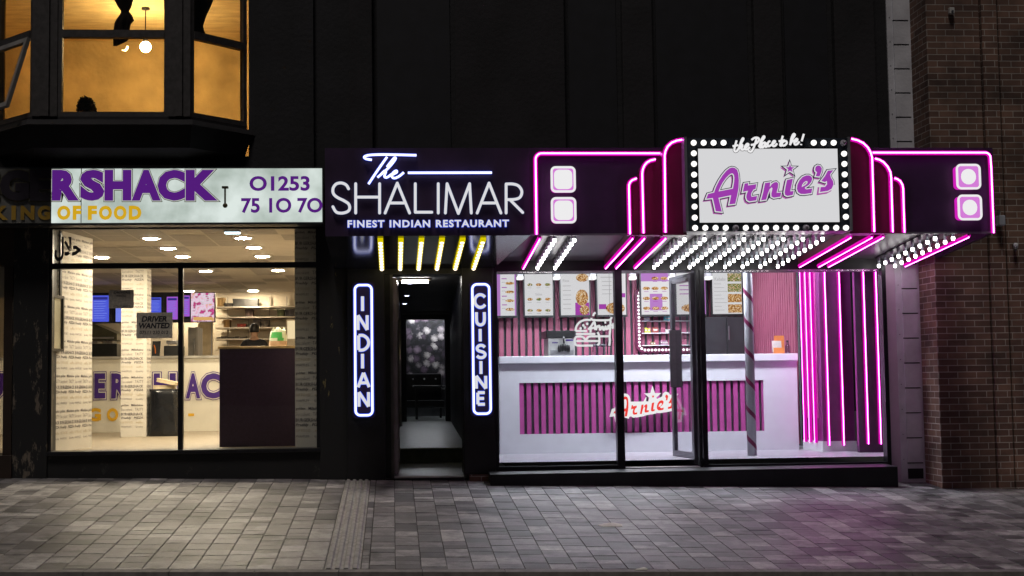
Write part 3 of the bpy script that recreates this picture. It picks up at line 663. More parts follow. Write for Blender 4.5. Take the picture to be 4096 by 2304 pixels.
tv((598, 1190, 645, 1250), E_TVBLUE, 'small blue menu screen right of the lettered column')
tv((667, 1187, 711, 1278), E_TVPURP, 'tall purple menu screen behind the driver notice')
tv((716, 1182, 759, 1266), E_TVPURP, 'purple menu screen beside the window mullion')
tv((764, 1172, 857, 1286), E_TVPIC, 'screen showing a pink burger picture right of the mullion', 1)

# kitchen equipment
def blocky(name, label, cat, r, Y, dep, mats, extra=None, z0=None):
    a = rc(*r, Y); t = thing(name, label, cat, ((a[0]+a[1])/2, Y, a[2] if z0 is None else z0))
    extra(t, a, Y, dep); return t
def grill(t, a, Y, dep):
    W = a[1]-a[0]; m = MB(); m.box(a[0], a[1], Y, Y+dep, a[2], a[2]+.16, bev=.01); m.build('body', [BEZEL], t)
    m = MB(); m.box(a[0]+.03, a[1]-.03, Y+.03, Y+dep-.03, a[2]+.19, a[2]+.24, bev=.01)
    for x in (a[0]+.05, a[1]-.07): m.box(x, x+.02, Y+.06, Y+.09, a[2]+.16, a[2]+.19)
    m.build('lid', [STEEL], t)
    m = MB(); m.tube([(a[0]+.06, Y-.02, a[2]+.23), (a[1]-.06, Y-.02, a[2]+.23)], .01); m.box(a[0]+.06, a[0]+.07, Y-.02, Y+.04, a[2]+.225, a[2]+.235); m.build('handle', [STEEL], t)
blocky('contact_grill', 'black and steel contact grill on the counter behind the mullion', 'grill', (655, 1355, 722, 1424), 6.15, .4, None, grill, CZ1)
def stand(t, a, Y, dep):
    m = MB(); m.hexa([(a[0], Y, a[2]), (a[1], Y, a[2]), (a[1], Y+.03, a[2]), (a[0], Y+.03, a[2]), (a[0], Y+.08, a[3]), (a[1], Y+.08, a[3]), (a[1], Y+.11, a[3]), (a[0], Y+.11, a[3])]); m.build('board', [BEZEL], t)
    m = MB(); m.tube([(a[0]+.06, Y+.005, a[2]+.04), (a[0]+.05, Y+.03, a[2]+.12), (a[0]+.03, Y+.05, a[2]+.17)], .008); m.build('emblem', [em('orange_glow_mark', (.8, .2, .03), .6)], t)
blocky('display_stand', 'small black tilted display stand with an orange mark on the counter', 'stand', (606, 1364, 638, 1424), 6.1, .1, None, stand)
def hood(t, a, Y, dep):
    m = MB(); m.prism([(a[0], a[2]), (a[1], a[2]), (a[1], a[2]+.35*(a[3]-a[2])), (a[0]+.25*(a[1]-a[0]), a[3]), (a[0], a[3])], Y, Y+dep); m.build('canopy', [mat('olive_steel', (.10, .095, .06), .35, .6)], t)
    m = MB(); m.box(a[0], a[1]-.05, Y-.03, Y, a[2]+.02, a[2]+.05); m.build('rail', [STEEL], t)
blocky('extractor_hood', 'large dark olive extractor hood over the fryers behind the counter', 'hood', (330, 1290, 468, 1360), 8.3, .9, None, hood)
def fryer(t, a, Y, dep):
    m = MB(); m.box(a[0], a[1], Y, Y+dep, FL, a[3], bev=.01); m.build('cabinet', [mat('dark_steel', (.03, .03, .028), .4, .5)], t)
    m = MB()
    for k in range(2):
        x = a[0]+(a[1]-a[0])*(.12+.45*k); m.box(x, x+.16, Y+.05, Y+.4, a[3], a[3]+.05); m.tube([(x+.08, Y+.05, a[3]+.05), (x+.08, Y-.15, a[3]+.10)], .01)
    m.build('basket', [STEEL], t)
blocky('deep_fryer', 'black deep fryer with steel baskets under the extractor hood', 'fryer', (330, 1375, 468, 1424), 8.4, .7, None, fryer)
def fridge(t, a, Y, dep):
    m = MB(); m.box(a[0], a[1], Y, Y+dep, FL, a[3], bev=.01); m.build('cabinet', [mat('grey_enamel', (.22, .20, .18), .4)], t)
    m = MB(); m.box(a[0]+.01, a[1]-.01, Y-.03, Y-.001, FL+.1, a[3]-.01, bev=.006); m.build('door', [mat('grey_door', (.26, .24, .21), .4)], t)
    m = MB(); m.tube([(a[1]-.05, Y-.05, a[3]-.5), (a[1]-.05, Y-.05, a[3]-.2)], .01); m.build('handle', [STEEL], t)
blocky('tall_fridge', 'tall grey fridge just right of the window mullion behind the counter', 'fridge', (752, 1308, 790, 1430), 8.6, .6, None, fridge)
def paneldoor(t, a, Y, dep):
    m = MB(); m.box(a[0], a[1], Y, Y+.05, FL, a[3]); m.build('leaf', [mat('cream_door', (.62, .50, .32), .6)], t)
    m = MB(); m.box(a[1]-.03, a[1]-.015, Y-.02, Y, FL, a[3]); m.build('edge_strip', [STEEL], t)
blocky('kitchen_door', 'plain cream door between the grey fridge and the shelves', 'door', (792, 1290, 852, 1430), 9.3, .05, None, paneldoor)

# shelves and what stands on them
SY = 9.55
a = rc(860, 1222, 1182, 1425, SY); t = thing('wall_shelves', 'white wall shelves of stock on the back wall behind the worker', 'shelves', ((a[0]+a[1])/2, SY, a[2]))
zsh = [at(1020, v, SY).z for v in (1225, 1266, 1308, 1353, 1395)]
for z in zsh:
    m = MB(); m.box(a[0], a[1]+.1, SY, SY+.40, z-.025, z); m.build('shelf', [mat('cream_shelf', (.60, .52, .42), .5)], t)
m = MB()
for u in (900, 985, 1070, 1140): x = at(u, 1300, SY).x; m.box(x-.008, x+.008, SY+.36, SY+.40, zsh[-1], zsh[0]+.2)
m.build('upright', [mat('shelf_upright', (.35, .30, .25), .5)], t)
def box_on(u0, u1, zi, h, col, label, lid=True):
    x0, x1 = at(u0, 1300, SY).x, at(u1, 1300, SY).x; z = zsh[zi]; m = MB(); mt = mat('box_card', col, .7, var=.15, scale=12)
    m.box(x0, x1, SY+.04, SY+.3, z+.001, z+h, bev=.005)
    if lid: m.box(x0-.004, x1+.004, SY+.036, SY+.304, z+h-.03, z+h+.004)
    m.box((x0+x1)/2-.015, (x0+x1)/2+.015, SY+.034, SY+.039, z+h*.2, z+h*.8, 1)
    tag(m.build('stock_box', [mt, mat('box_tape', tuple(c*1.5 for c in col), .5)], loc=((x0+x1)/2, SY+.17, z)), label, 'box', 'stock boxes on the takeaway shelves')
box_on(930, 1030, 0, .14, (.03, .028, .025), 'long black box on the top shelf')
box_on(898, 925, 0, .06, (.05, .04, .035), 'low dark box left of the long black box')
box_on(868, 893, 0, .16, (.35, .22, .09), 'brown carton at the left end of the top shelf')
box_on(980, 1010, 1, .13, (.06, .035, .03), 'dark brown box alone on the second shelf')
box_on(1108, 1134, 1, .13, (.07, .08, .03), 'dark green box near the right end of the second shelf')
box_on(1140, 1176, 1, .13, (.045, .04, .045), 'black box at the right end of the second shelf')
box_on(893, 917, 2, .14, (.32, .19, .07), 'tan carton at the left of the third shelf')
box_on(948, 980, 2, .06, (.32, .05, .035), 'low red box on the third shelf')
box_on(1012, 1040, 2, .14, (.06, .05, .05), 'tall dark box behind the worker head')
box_on(1044, 1072, 2, .13, (.08, .065, .055), 'dark grey box right of the worker head')
m = MB()
x0 = at(864, 1345, SY).x; x1 = at(985, 1345, SY).x
k = 0; x = x0
while x < x1:
    w_ = .07+.03*(k % 3); m.box(x, min(x+w_, x1), SY+.05, SY+.25, zsh[3]+.001, zsh[3]+.03+.012*(k % 2)); x += w_+.012; k += 1
tag(m.build('tray_pile', [mat('dark_trays', (.05, .04, .035), .5)], loc=(x0, SY, zsh[3])), 'row of flat dark trays on the fourth shelf', 'trays')
a = rc(1150, 1283, 1182, 1355, 8.9); t = thing('lit_doorway_panel', 'bright cream glowing panel standing in for a lit doorway beside the lettered right column', 'cabinet', ((a[0]+a[1])/2, 8.9, FL))
m = MB(); m.box(a[0]-.02, a[1]+.1, 8.9, 9.4, FL, a[3]+.03); m.build('carcass', [CREAM], t)
m = MB(); m.box(a[0], a[1]+.08, 8.885, 8.899, a[2], a[3]); m.build('doorway_glow', [em('cream_doorway_glow', (1.0, .78, .45), 1.0)], t)  # glowing front imitates light from a lit doorway

# ceiling downlights
def downlight(u, v, label):
    H = CE-CAM.z; p = at(u, v, 0); k = (CE-.012-CAM.z)/(p.z-CAM.z); c = CAM+(p-CAM)*k
    t = thing('downlight', label, 'ceiling light', (c.x, c.y, CE), 'round downlights in the takeaway ceiling')
    m = MB(); m.lathe((c.x, c.y, CE-.010), [(.105, 0), (.12, .0), (.125, .009)], 0, 20); m.build('rim', [WHITE], t)
    m = MB(); m.lathe((c.x, c.y, CE-.016), [(.07, 0), (.09, .005)], 0, 20); m.build('diffuser', [E_DOWN], t)
for u, v, l in ((604, 956, 'round downlight of the left row nearest the window'), (672, 995, 'second downlight from the window in the left row'), (730, 1028, 'third downlight from the window in the left row'), (407, 1031, 'lone round downlight near the lettered left wall'),
                (972, 954, 'round downlight of the right row nearest the window'), (1015, 992, 'second downlight from the window in the right row'), (1050, 1027, 'third downlight from the window in the right row'),
                (823, 1086, 'downlight seen just under the transom right of the mullion'), (1112, 1083, 'downlight just under the transom by the right column'), (757, 1166, 'far downlight above the mullion side screens'), (1012, 1164, 'far downlight above the stock shelves')):
    downlight(u, v, l)
# a cool fitting right behind the transom
c = at(930, 912, .45); t = thing('cool_striplight', 'small cold white fitting high behind the takeaway transom window', 'ceiling light', (c.x, .45, CE))
m = MB(); m.box(c.x-.09, c.x+.09, .40, .50, CE-.035, CE-.001); m.build('housing', [WHITE], t)
m = MB(); m.box(c.x-.08, c.x+.08, .405, .495, CE-.045, CE-.0351); m.build('tube', [em('cold_strip', (.75, 1.0, 1.1), 8)], t)

# notices stuck on the inside of the glass
def notice(r, Y, label, lines):
    a = rc(*r, Y); t = thing('window_notice', label, 'notice', ((a[0]+a[1])/2, Y, a[2]))
    m = MB(); m.box(a[0], a[1], Y, Y+.002, a[2], a[3]); m.build('card', [GREYCARD], t)
    m = MB(); W, H = a[1]-a[0], a[3]-a[2]
    for body, f0, f1, g0, g1, off, sh in lines: text(m, body, a[0]+W*f0, a[0]+W*f1, a[2]+H*g0, a[2]+H*g1, Y-.002, 0, off, sh)
    m.build('lettering', [INK], t, normals=False)
notice((546, 1250, 690, 1353), .055, 'grey notice reading DRIVER WANTED taped inside the window', [('DRIVER', .14, .84, .64, .86, .035, .2), ('WANTED', .07, .92, .38, .60, .035, .2), ('07511 230 012', .09, .88, .16, .29, .01, .1)])
notice((435, 1160, 535, 1233), .055, 'smaller dark grey notice with faint print left of the driver notice', [('DRIVERS', .2, .85, .8, .92, .02, 0), ('WANTED', .3, .7, .62, .74, .01, 0), ('07511230012', .2, .85, .05, .16, .0, .1)])
m = MB(); a = rc(218, 948, 323, 1044, .055); text(m, '\uFEDD\uFEFC\uFEA3', a[0], a[1], a[2], a[3], .055, 0, .035, res=4)
tag(m.build('halal_sticker', [INK], loc=((a[0]+a[1])/2, .055, a[2]), normals=False), 'black Arabic word sticker on the takeaway transom glass', 'sticker')

# person behind the counter, back turned
def person():
    c = at(1017, 1300, 8.3); X, Y = c.x, 8.3; H = (at(1017, 1297, 8.3).z-FL)/1.0
    k = H/1.75
    t = thing('person', 'person with short black hair in a black shirt working behind the counter', 'person', (X, Y, FL))
    def skin(name, verts, edges, mats, root=0, sub=2):
        me = bpy.data.meshes.new(name); me.from_pydata([(v[0]*k, v[1]*k, v[2]*k) for v in verts], [], []); me.edges.add(len(edges))
        for e, (i, j) in zip(me.edges, edges): e.vertices = (i, j)
        o = bpy.data.objects.new(name, me); COL.objects.link(o); o.parent = t; me.materials.append(mats)
        md = o.modifiers.new('Skin', 'SKIN'); md.use_smooth_shade = True
        if not me.skin_vertices: bpy.context.view_layer.objects.active = o
        lay = me.skin_vertices[0] if me.skin_vertices else None
        for i, v in enumerate(verts):
            s = lay.data[i]; s.radius = (v[3]*k, v[4]*k); s.use_root = (i == root)
        sb = o.modifiers.new('Sub', 'SUBSURF'); sb.levels = sb.render_levels = sub; return o
    V = [(0, 0, .95, .15, .11), (0, 0, 1.15, .14, .10), (0, -.01, 1.33, .16, .11), (0, -.01, 1.45, .10, .07), (0, .0, 1.52, .052, .055), (0, .02, 1.60, .072, .085), (0, .03, 1.68, .078, .095), (0, .02, 1.735, .05, .06),
         (.17, 0, 1.42, .055, .05), (.24, .03, 1.18, .045, .042), (.22, .22, 1.06, .036, .034), (.20, .30, 1.05, .038, .02),
         (-.17, 0, 1.42, .055, .05), (-.24, .03, 1.18, .045, .042), (-.22, .22, 1.06, .036, .034), (-.20, .30, 1.05, .038, .02),
         (.10, 0, .85, .085, .085), (.10, .01, .48, .06, .06), (.10, -.02, .09, .042, .045), (.11, .12, .03, .04, .025),
         (-.10, 0, .85, .085, .085), (-.10, .01, .48, .06, .06), (-.10, -.02, .09, .042, .045), (-.11, .12, .03, .04, .025)]
    Eg = [(0, 1), (1, 2), (2, 3), (3, 4), (4, 5), (5, 6), (6, 7), (3, 8), (8, 9), (9, 10), (10, 11), (3, 12), (12, 13), (13, 14), (14, 15), (0, 16), (16, 17), (17, 18), (18, 19), (0, 20), (20, 21), (21, 22), (22, 23)]
    for s, h in ((1, 11), (-1, 15)):
        for dx, L in ((-.030, .07), (-.010, .08), (.010, .075), (.028, .06)):
            b = len(V); V.append((s*.20+dx, .345, 1.045, .010, .010)); V.append((s*.20+dx, .345+L*.6, 1.03, .009, .009)); V.append((s*.20+dx, .345+L*.9, 1.005, .008, .008)); Eg += [(h, b), (b, b+1), (b+1, b+2)]
        b = len(V); V.append((s*.20-s*.045, .31, 1.04, .012, .012)); V.append((s*.20-s*.065, .345, 1.025, .010, .010)); Eg += [(h, b), (b, b+1)]
    skin('body', V, Eg, SKIN)
    S = [(0, 0, .93, .175, .125), (0, 0, 1.15, .165, .12), (0, -.01, 1.33, .185, .13), (0, -.01, 1.44, .11, .085), (.17, 0, 1.42, .075, .07), (.225, .02, 1.25, .065, .06), (-.17, 0, 1.42, .075, .07), (-.225, .02, 1.25, .065, .06)]
    skin('shirt', S, [(0, 1), (1, 2), (2, 3), (3, 4), (4, 5), (3, 6), (6, 7)], TSHIRT)
    T = [(0, 0, .95, .17, .125), (.10, 0, .85, .10, .10), (.10, .01, .48, .08, .08), (.10, -.02, .10, .065, .07), (-.10, 0, .85, .10, .10), (-.10, .01, .48, .08, .08), (-.10, -.02, .10, .065, .07)]
    skin('trousers', T, [(0, 1), (1, 2), (2, 3), (0, 4), (4, 5), (5, 6)], mat('dark_trousers', (.02, .02, .03), .8))
    m = MB(); m.ball((X, Y-.012*k+.02*k, FL+1.665*k), .098*k, 0, 18, 12, (.88, 1.08, 1.12))
    for v in m.b.verts:
        if v.co.z < FL+1.61*k or (v.co.y > Y+.055*k and v.co.z < FL+1.70*k): v.co = Vector((X, Y+.01, FL+1.66*k))+(v.co-Vector((X, Y+.01, FL+1.66*k)))*.72
    m.build('hair', [HAIR], t)
    m = MB()
    for s in (-1, 1): m.ball((X+s*.083*k, Y+.03*k, FL+1.63*k), .022*k, 0, 8, 6, (.5, 1, 1.5))
    m.ball((X, Y+.125*k, FL+1.63*k), .018*k, 0, 8, 6, (.8, 1.1, 1.3)); m.build('face', [SKIN], t)
person()

# lightbox sign over the burger takeaway
SIGY = -.28
a = rc(-40, 672, 1293, 893, SIGY); XS = at(206, 780, SIGY).x; XJ = at(325, 780, SIGY).x
t = thing('takeaway_sign', 'white backlit sign with purple and yellow lettering over the burger takeaway', 'sign', ((a[0]+a[1])/2, SIGY, a[2]))
def backlit(name, lo, hi):
    m = bpy.data.materials.new(name); n, l, o = _links(m); tc = n.new('ShaderNodeTexCoord'); z = n.new('ShaderNodeTexNoise'); z.inputs['Scale'].default_value = 2.2; z.inputs['Detail'].default_value = 5
    l.new(tc.outputs['Object'], z.inputs['Vector']); r = n.new('ShaderNodeValToRGB'); r.color_ramp.elements[0].position, r.color_ramp.elements[1].position = .34, .66
    r.color_ramp.elements[0].color = (*lo, 1); r.color_ramp.elements[1].color = (*hi, 1); l.new(z.outputs[0], r.inputs[0]); e = n.new('ShaderNodeEmission'); l.new(r.outputs[0], e.inputs[0]); l.new(e.outputs[0], o.inputs[0]); return m
E_BOX = backlit('backlit_sign_panel', (.36, .43, .38), (.72, .80, .76))
m = MB(); m.box(a[0]-3, a[1], SIGY+.012, -.061, a[2]-.015, a[3]+.012); m.build('box', [mat('sign_box_metal', (.06, .06, .065), .4, .4)], t)
m = MB(); m.box(XS, a[1]-.012, SIGY, SIGY+.0119, a[2]+.008, a[3]-.006); m.build('lit_panel', [E_BOX], t)
m = MB(); m.box(a[0]-3, XS-.001, SIGY, SIGY+.0119, a[2]+.008, a[3]-.006); m.build('unlit_panel', [mat('dirty_white_panel', (.16, .16, .15), .4, var=.3, scale=5)], t)
m = MB(); m.box(XJ-.004, XJ+.004, SIGY-.002, SIGY-.0001, a[2]+.008, a[3]-.006); m.build('panel_joint', [mat('grimy_joint', (.12, .11, .08), .7)], t)
mp = px_map(0, 600, 1.9815)
E_PUR = em('lit_purple_letter', (.085, .012, .19), 1.0); E_YELL = em('lit_yellow_letter', (.62, .36, .012), 1.0)
E_LIP = em('lit_letter_edge', (.50, .52, .45), 1.0); DEDGE = mat('letter_edge', (.10, .09, .06), .5); DPUR = mat('unlit_purple_letter', (.02, .015, .025), .5); DYEL = mat('unlit_yellow_letter', (.40, .24, .03), .5)
for lit in (False, True):
    m = MB()
    for ch, x0, x1 in (('R', -420, -215), ('G', -205, 0), ('G', 5, 235), ('E', 240, 410), ('R', 416, 612), ('S', 640, 830), ('H', 832, 1045), ('A', 1056, 1268), ('C', 1252, 1470), ('K', 1474, 1698)):
        if (x0 > 412) != lit: continue
        u0, v0 = mp((x0, 160)); u1, v1 = mp((x1, 404)); q = rc(u0, v0, u1, v1, SIGY); text(m, ch, q[0], q[1], q[2], q[3], SIGY-.022, 0, .065, layers=((.018, .006, 1), (.032, .012, 3)))
    for body, x0, x1 in (('K', -45, 55), ('I', 92, 128), ('N', 165, 275), ('G', 300, 400), ('O', 455, 560), ('F', 578, 645), ('F', 698, 770), ('O', 785, 890), ('O', 903, 1005), ('D', 1022, 1122)):
        if (x0 > 412) != lit: continue
        u0, v0 = mp((x0, 442)); u1, v1 = mp((x1, 555)); q = rc(u0, v0, u1, v1, SIGY); text(m, body, q[0], q[1], q[2], q[3], SIGY-.010, 2, .055)
    m.build('lettering', [E_PUR, E_LIP, E_YELL, DEDGE] if lit else [DPUR, DEDGE, DYEL, DEDGE], t, normals=False, label=None if lit else 'unlit darkened letters at the left')
m = MB()
for body, x0, x1, y0, y1 in (('01253', 1978, 2455, 207, 325), ('75 10 70', 1912, 2556, 380, 498)):
    u0, v0 = mp((x0, y0)); u1, v1 = mp((x1, y1)); q = rc(u0, v0, u1, v1, SIGY); text(m, body.replace('0', 'O'), q[0], q[1], q[2], q[3], SIGY-.006, 0, .030, res=5)
m.build('phone_number', [E_PUR], t, normals=False)
m = MB(); u0, v0 = mp((1762, 285)); u1, v1 = mp((1812, 465)); q = rc(u0, v0, u1, v1, SIGY); xc = (q[0]+q[1])/2
m.box(q[0], q[1], SIGY-.05, SIGY-.001, q[3]-.03, q[3]-.008, bev=.004); m.box(xc-.009, xc+.006, SIGY-.035, SIGY-.001, q[2]+.05, q[3]-.03); m.ball((xc, SIGY-.025, q[2]+.03), .026, 0, 12, 8)
m.build('rusty_bracket', [mat('rusty_metal', (.10, .075, .035), .8, var=.5, scale=30)], t)

# ------------------------------------------------------------------ UPPER DARK BUILDING over the restaurant and diner
ub = thing('dark_upper_building', 'tall unlit dark building with flat pilasters rising above the neon shopfronts', 'building', (3, 0, 2.2))
m = MB(); x0, x1 = at(1402, 300, 0).x, at(3560, 300, 0).x; m.box(x0, x1, .0, .35, 2.45, 8.5); m.build('wall', [DARKWALL], ub)
for u0, u1 in ((1400, 1490), (1820, 2255), (2485, 2605), (3010, 3120), (3330, 3490)):
    m = MB(); m.box(at(u0, 300, 0).x, at(u1, 300, 0).x, -.10, -.001, 3.3, 8.5, bev=.01); m.build('pilaster', [DARKWALL2], ub)
for u0, u1 in ((1510, 1800), (2275, 2465), (2625, 2990), (3140, 3310)):
    m = MB(); m.box(at(u0, 300, 0).x, at(u1, 300, 0).x, -.02, -.001, 3.5, 8.5); m.build('dark_panel', [DARKGLASS], ub)

# ------------------------------------------------------------------ CANOPY shared by restaurant and diner
MY = -1.7
ZB = at(2200, 941, MY).z; ZR = at(2200, 1070, -.05).z; ZTP = at(1800, 592, MY).z
XL = at(1300, 770, MY).x; XJN = at(2118, 770, MY).x; XR = at(3978, 800, MY).x
def soff(y): return ZB+(ZR-ZB)*(y-MY)/(-.05-MY)
UPL = .075      # the diner soffit is recessed above the fascia edge
def soffd(y): return soff(y)+UPL
rs = thing('restaurant_canopy', 'black projecting fascia with white script and capital letters over the restaurant door', 'sign', ((XL+XJN)/2, -.8, ZR))
m = MB(); m.prism([(XL, ZB), (XJN-.001, ZB), (XJN-.001, ZTP), (XL, ZTP)], MY, MY+.05); m.hexa([(XL, MY+.05, ZTP-.06), (XJN-.001, MY+.05, ZTP-.06), (XJN-.001, -.105, ZTP-.02), (XL, -.105, ZTP-.02), (XL, MY+.05, ZTP-.001), (XJN-.001, MY+.05, ZTP-.001), (XJN-.001, -.105, ZTP+.04), (XL, -.105, ZTP+.04)])
m.hexa([(XL, MY+.051, ZB+.02), (XL+.04, MY+.051, ZB+.02), (XL+.04, -.001, ZR+.02), (XL, -.001, ZR+.02), (XL, MY+.051, ZTP-.061), (XL+.04, MY+.051, ZTP-.061), (XL+.04, -.101, ZTP-.021), (XL, -.101, ZTP-.021)])
m.build('fascia', [SIGNBLACK], rs)
XSP = at(1985, 1060, -.05).x-.02
m = MB(); m.hexa([(XL, MY+.001, ZB-.0), (XJN, MY+.001, ZB-.0), (XSP, -.02, ZR), (XL, -.02, ZR), (XL, MY+.001, ZB+.018), (XJN, MY+.001, ZB+.018), (XSP, -.02, ZR+.018), (XL, -.02, ZR+.018)]); m.build('soffit', [SOFFITDARK], rs)
mp = px_map(1250, 550, 2.634); FY = MY-.035
A_ = [[(380, 540), (355, 500), (305, 479), (250, 490), (217, 535), (220, 590), (260, 630), (330, 665), (380, 700), (392, 745), (370, 780), (310, 797), (250, 785), (215, 730)],
      [(455, 487), (455, 795)], [(707, 487), (707, 795)], [(455, 628), (707, 628)], [(765, 795), (893, 480), (1023, 795)], [(825, 690), (960, 690)], [(1083, 487), (1083, 787), (1257, 787)], [(1325, 487), (1325, 795)],
      [(1400, 795), (1418, 487), (1537, 800), (1655, 487), (1673, 795)], [(1735, 795), (1860, 480), (1985, 795)], [(1795, 690), (1925, 690)], [(2040, 795), (2040, 490)], [(2040, 490), (2110, 490), (2170, 510), (2205, 565), (2190, 625), (2140, 650), (2050, 655)], [(2085, 660), (2215, 790)]]
CURVED = (0, 12)
E_SHAL = em('white_letter_face', (.95, .95, .98), .75)
E_HALO = em('dim_blue_halo', (.10, .16, .50), .35)  # glow around the capitals, modelled as a dim blue layer behind them
def seglist(pts): return [[p, q] for p, q in zip(pts, pts[1:])]
m = MB(); mb = MB()
for i, s in enumerate(A_):
    for part_ in ([s] if i in CURVED else seglist(s)):
        stroke(m, part_, mp, FY, .0135, 0, True, .5, 10); stroke(mb, part_, mp, FY+.02, .0165, 0, True, .6, 8)
        for p in (part_[0], part_[-1]): m.ball(at(*mp(p), FY), .0134, 0, 10, 6, (1, .5, 1)); mb.ball(at(*mp(p), FY+.02), .0164, 0, 8, 5, (1, .6, 1))
for body, x0, x1, y0, y1 in (('FINEST INDIAN RESTAURANT', 370, 2070, 868, 945),):
    u0, v0 = mp((x0, y0)); u1, v1 = mp((x1, y1)); q = rc(u0, v0, u1, v1, FY); text(m, body, q[0], q[1], q[2], q[3], FY, 0, .028, sp=1.18, layers=((.035, .012, 1),))  # wider blue layer behind the words paints their halo
m.build('capital_lettering', [E_SHAL, E_BLUE], rs); mb.build('letter_halo', [E_HALO], rs)
m = MB(); mb = MB()
for s in ([(625, 235), (565, 225), (545, 205), (590, 187), (700, 180), (850, 181), (1095, 187)], [(785, 205), (690, 340), (590, 490)], [(785, 310), (835, 245), (865, 212), (872, 230), (800, 320), (685, 420)], [(720, 390), (760, 352), (772, 362), (758, 410), (785, 420), (835, 385)], [(835, 395), (885, 368), (882, 350), (850, 370), (835, 408), (862, 428), (910, 410), (962, 368)], [(1005, 372), (1890, 370)]):
    stroke(m, s, mp, FY-.01, .0105, 0, True, .8, 10); stroke(mb, s, mp, FY+.012, .0155, 0, True, .6, 8)
m.build('script_lettering', [E_WBLUE], rs); mb.build('script_sleeve', [E_BLUE], rs)
# six yellow LED strips under the restaurant soffit
for k in range(6):
    xf = at(1250+(715+k*217)/2.634, 958, MY+.1).x
    m = MB(); y0, y1 = MY+.08, -.10
    m.hexa([(xf-.026, y0, soff(y0)-.022), (xf+.026, y0, soff(y0)-.022), (xf+.026, y1, soff(y1)-.022), (xf-.026, y1, soff(y1)-.022), (xf-.026, y0, soff(y0)-.001), (xf+.026, y0, soff(y0)-.001), (xf+.026, y1, soff(y1)-.001), (xf-.026, y1, soff(y1)-.001)], 0)
    for j in range(10):
        y = y0+.12+(y1-y0-.16)*j/9; m.ball((xf, y, soff(y)-.026), .021, 1, 10, 6, (1, 1.3, .8))
    m.build('led_strip', [E_YEL, E_YELDOT], rs)

dc = thing('diner_marquee', 'black diner marquee canopy outlined in pink neon with bulbs beneath', 'canopy', ((XJN+XR)/2, -.8, ZR))
XBR = at(3660, 1055, -.05).x
m = MB(); m.prism([(XJN, ZB), (XR, ZB), (XR, ZTP), (XJN, ZTP)], MY, MY+.05)
m.hexa([(XJN, MY+.05, ZTP-.06), (XR, MY+.05, ZTP-.06), (XR, -.105, ZTP-.02), (XJN, -.105, ZTP-.02), (XJN, MY+.05, ZTP-.001), (XR, MY+.05, ZTP-.001), (XR, -.105, ZTP+.04), (XJN, -.105, ZTP+.04)])
m.hexa([(XR-.04, MY+.051, ZB), (XR, MY+.051, ZB), (XR, -.02, ZR), (XR-.04, -.02, ZR), (XR-.04, MY+.051, ZTP-.061), (XR, MY+.051, ZTP-.061), (XR, -.101, ZTP-.021), (XR-.04, -.101, ZTP-.021)]); m.build('fascia', [SIGNBLACK], dc)
m = MB(); m.hexa([(XJN+.001, MY+.052, ZB+UPL), (XR-.041, MY+.052, ZB+UPL), (XR-.041, -.02, ZR+UPL), (XSP+.001, -.02, ZR+UPL), (XJN+.001, MY+.052, ZB+UPL+.018), (XR-.041, MY+.052, ZB+UPL+.018), (XR-.041, -.02, ZR+UPL+.018), (XSP+.001, -.02, ZR+UPL+.018)]); m.build('soffit', [SOFFIT], dc)
m = MB(); m.box(XJN, XR, MY-.008, MY-.0005, ZB-.004, ZB+.014); m.build('edge_trim', [GREYTRIM], dc)
# stepped fins
def neon(pts, Y, parent, r=.0065, sm=False):
    q = [Vector((p.x, Y, p.z)) for p in pts]; m = MB(); m.tube(q, r*3.3, 1, 8, fy=.5); m.tube([p+Vector((0, -.014, 0)) for p in q], r, 0, 8)
    return m.build('neon_tube', [E_PINK, E_MAG], parent)
def arcpath(pts, mp, Y, n=5): return smooth([at(*mp(p), Y) for p in pts], n)
m6 = px_map(2050, 500, 2.453); m7 = px_map(3000, 500, 2.35)
def fin(outline, mp, y0, nm='fin'):
    pts = [at(*mp(p), y0) for p in outline]; m = MB(); m.prism([(p.x, p.z) for p in pts], y0, MY-.0005); return m.build(nm, [FINRED], dc)
fin([(1128, 1080), (1128, 600), (1140, 560), (1165, 525), (1200, 508), (1240, 500), (1240, 1080)], m6, MY-.06)
fin([(1255, 1080), (1252, 470), (1265, 410), (1300, 360), (1350, 330), (1420, 312), (1462, 310), (1462, 1080)], m6, MY-.12)
fin([(1478, 1080), (1468, 300), (1480, 240), (1520, 180), (1580, 140), (1640, 125), (1702, 120), (1712, 1080)], m6, MY-.18)
fin([(1345, 1018), (1345, 488), (1385, 495), (1430, 530), (1455, 580), (1465, 1018)], m7, MY-.06)
fin([(1165, 1018), (1160, 305), (1210, 308), (1290, 350), (1330, 430), (1345, 500), (1352, 1018)], m7, MY-.12)
fin([(942, 1018), (922, 118), (985, 122), (1080, 165), (1140, 240), (1165, 310), (1180, 1018)], m7, MY-.18)
Yn = lambda d_: MY-d_-.016
neon(smooth([at(*m6(p), Yn(0)) for p in [(225, 420), (225, 345), (236, 305), (262, 284), (300, 280)]], 6)[0:], Yn(0), dc) if False else None
def path(mp, pts, Y):  # straight runs with rounded corners given as dense arc points
    return [at(*mp(p), Y) for p in pts]
def corner(c, r, a0, a1, n=8): return [(c[0]+r*math.cos(R_(a0+(a1-a0)*i/n)), c[1]-r*math.sin(R_(a0+(a1-a0)*i/n))) for i in range(n+1)]
neon(path(m6, [(235, 1075)]+[(225, 345)]+corner((285, 340), 60, 180, 90)+[(1470, 280)], Yn(0)), Yn(0), dc)
neon(path(m6, [(1150, 1072), (1140, 620), (1141, 590), (1152, 562), (1172, 543), (1215, 526)], Yn(.06)), Yn(.06), dc)
neon(path(m6, [(1283, 1062), (1270, 480), (1275, 440), (1290, 402), (1315, 371), (1350, 350), (1400, 338)], Yn(.12)), Yn(.12), dc)
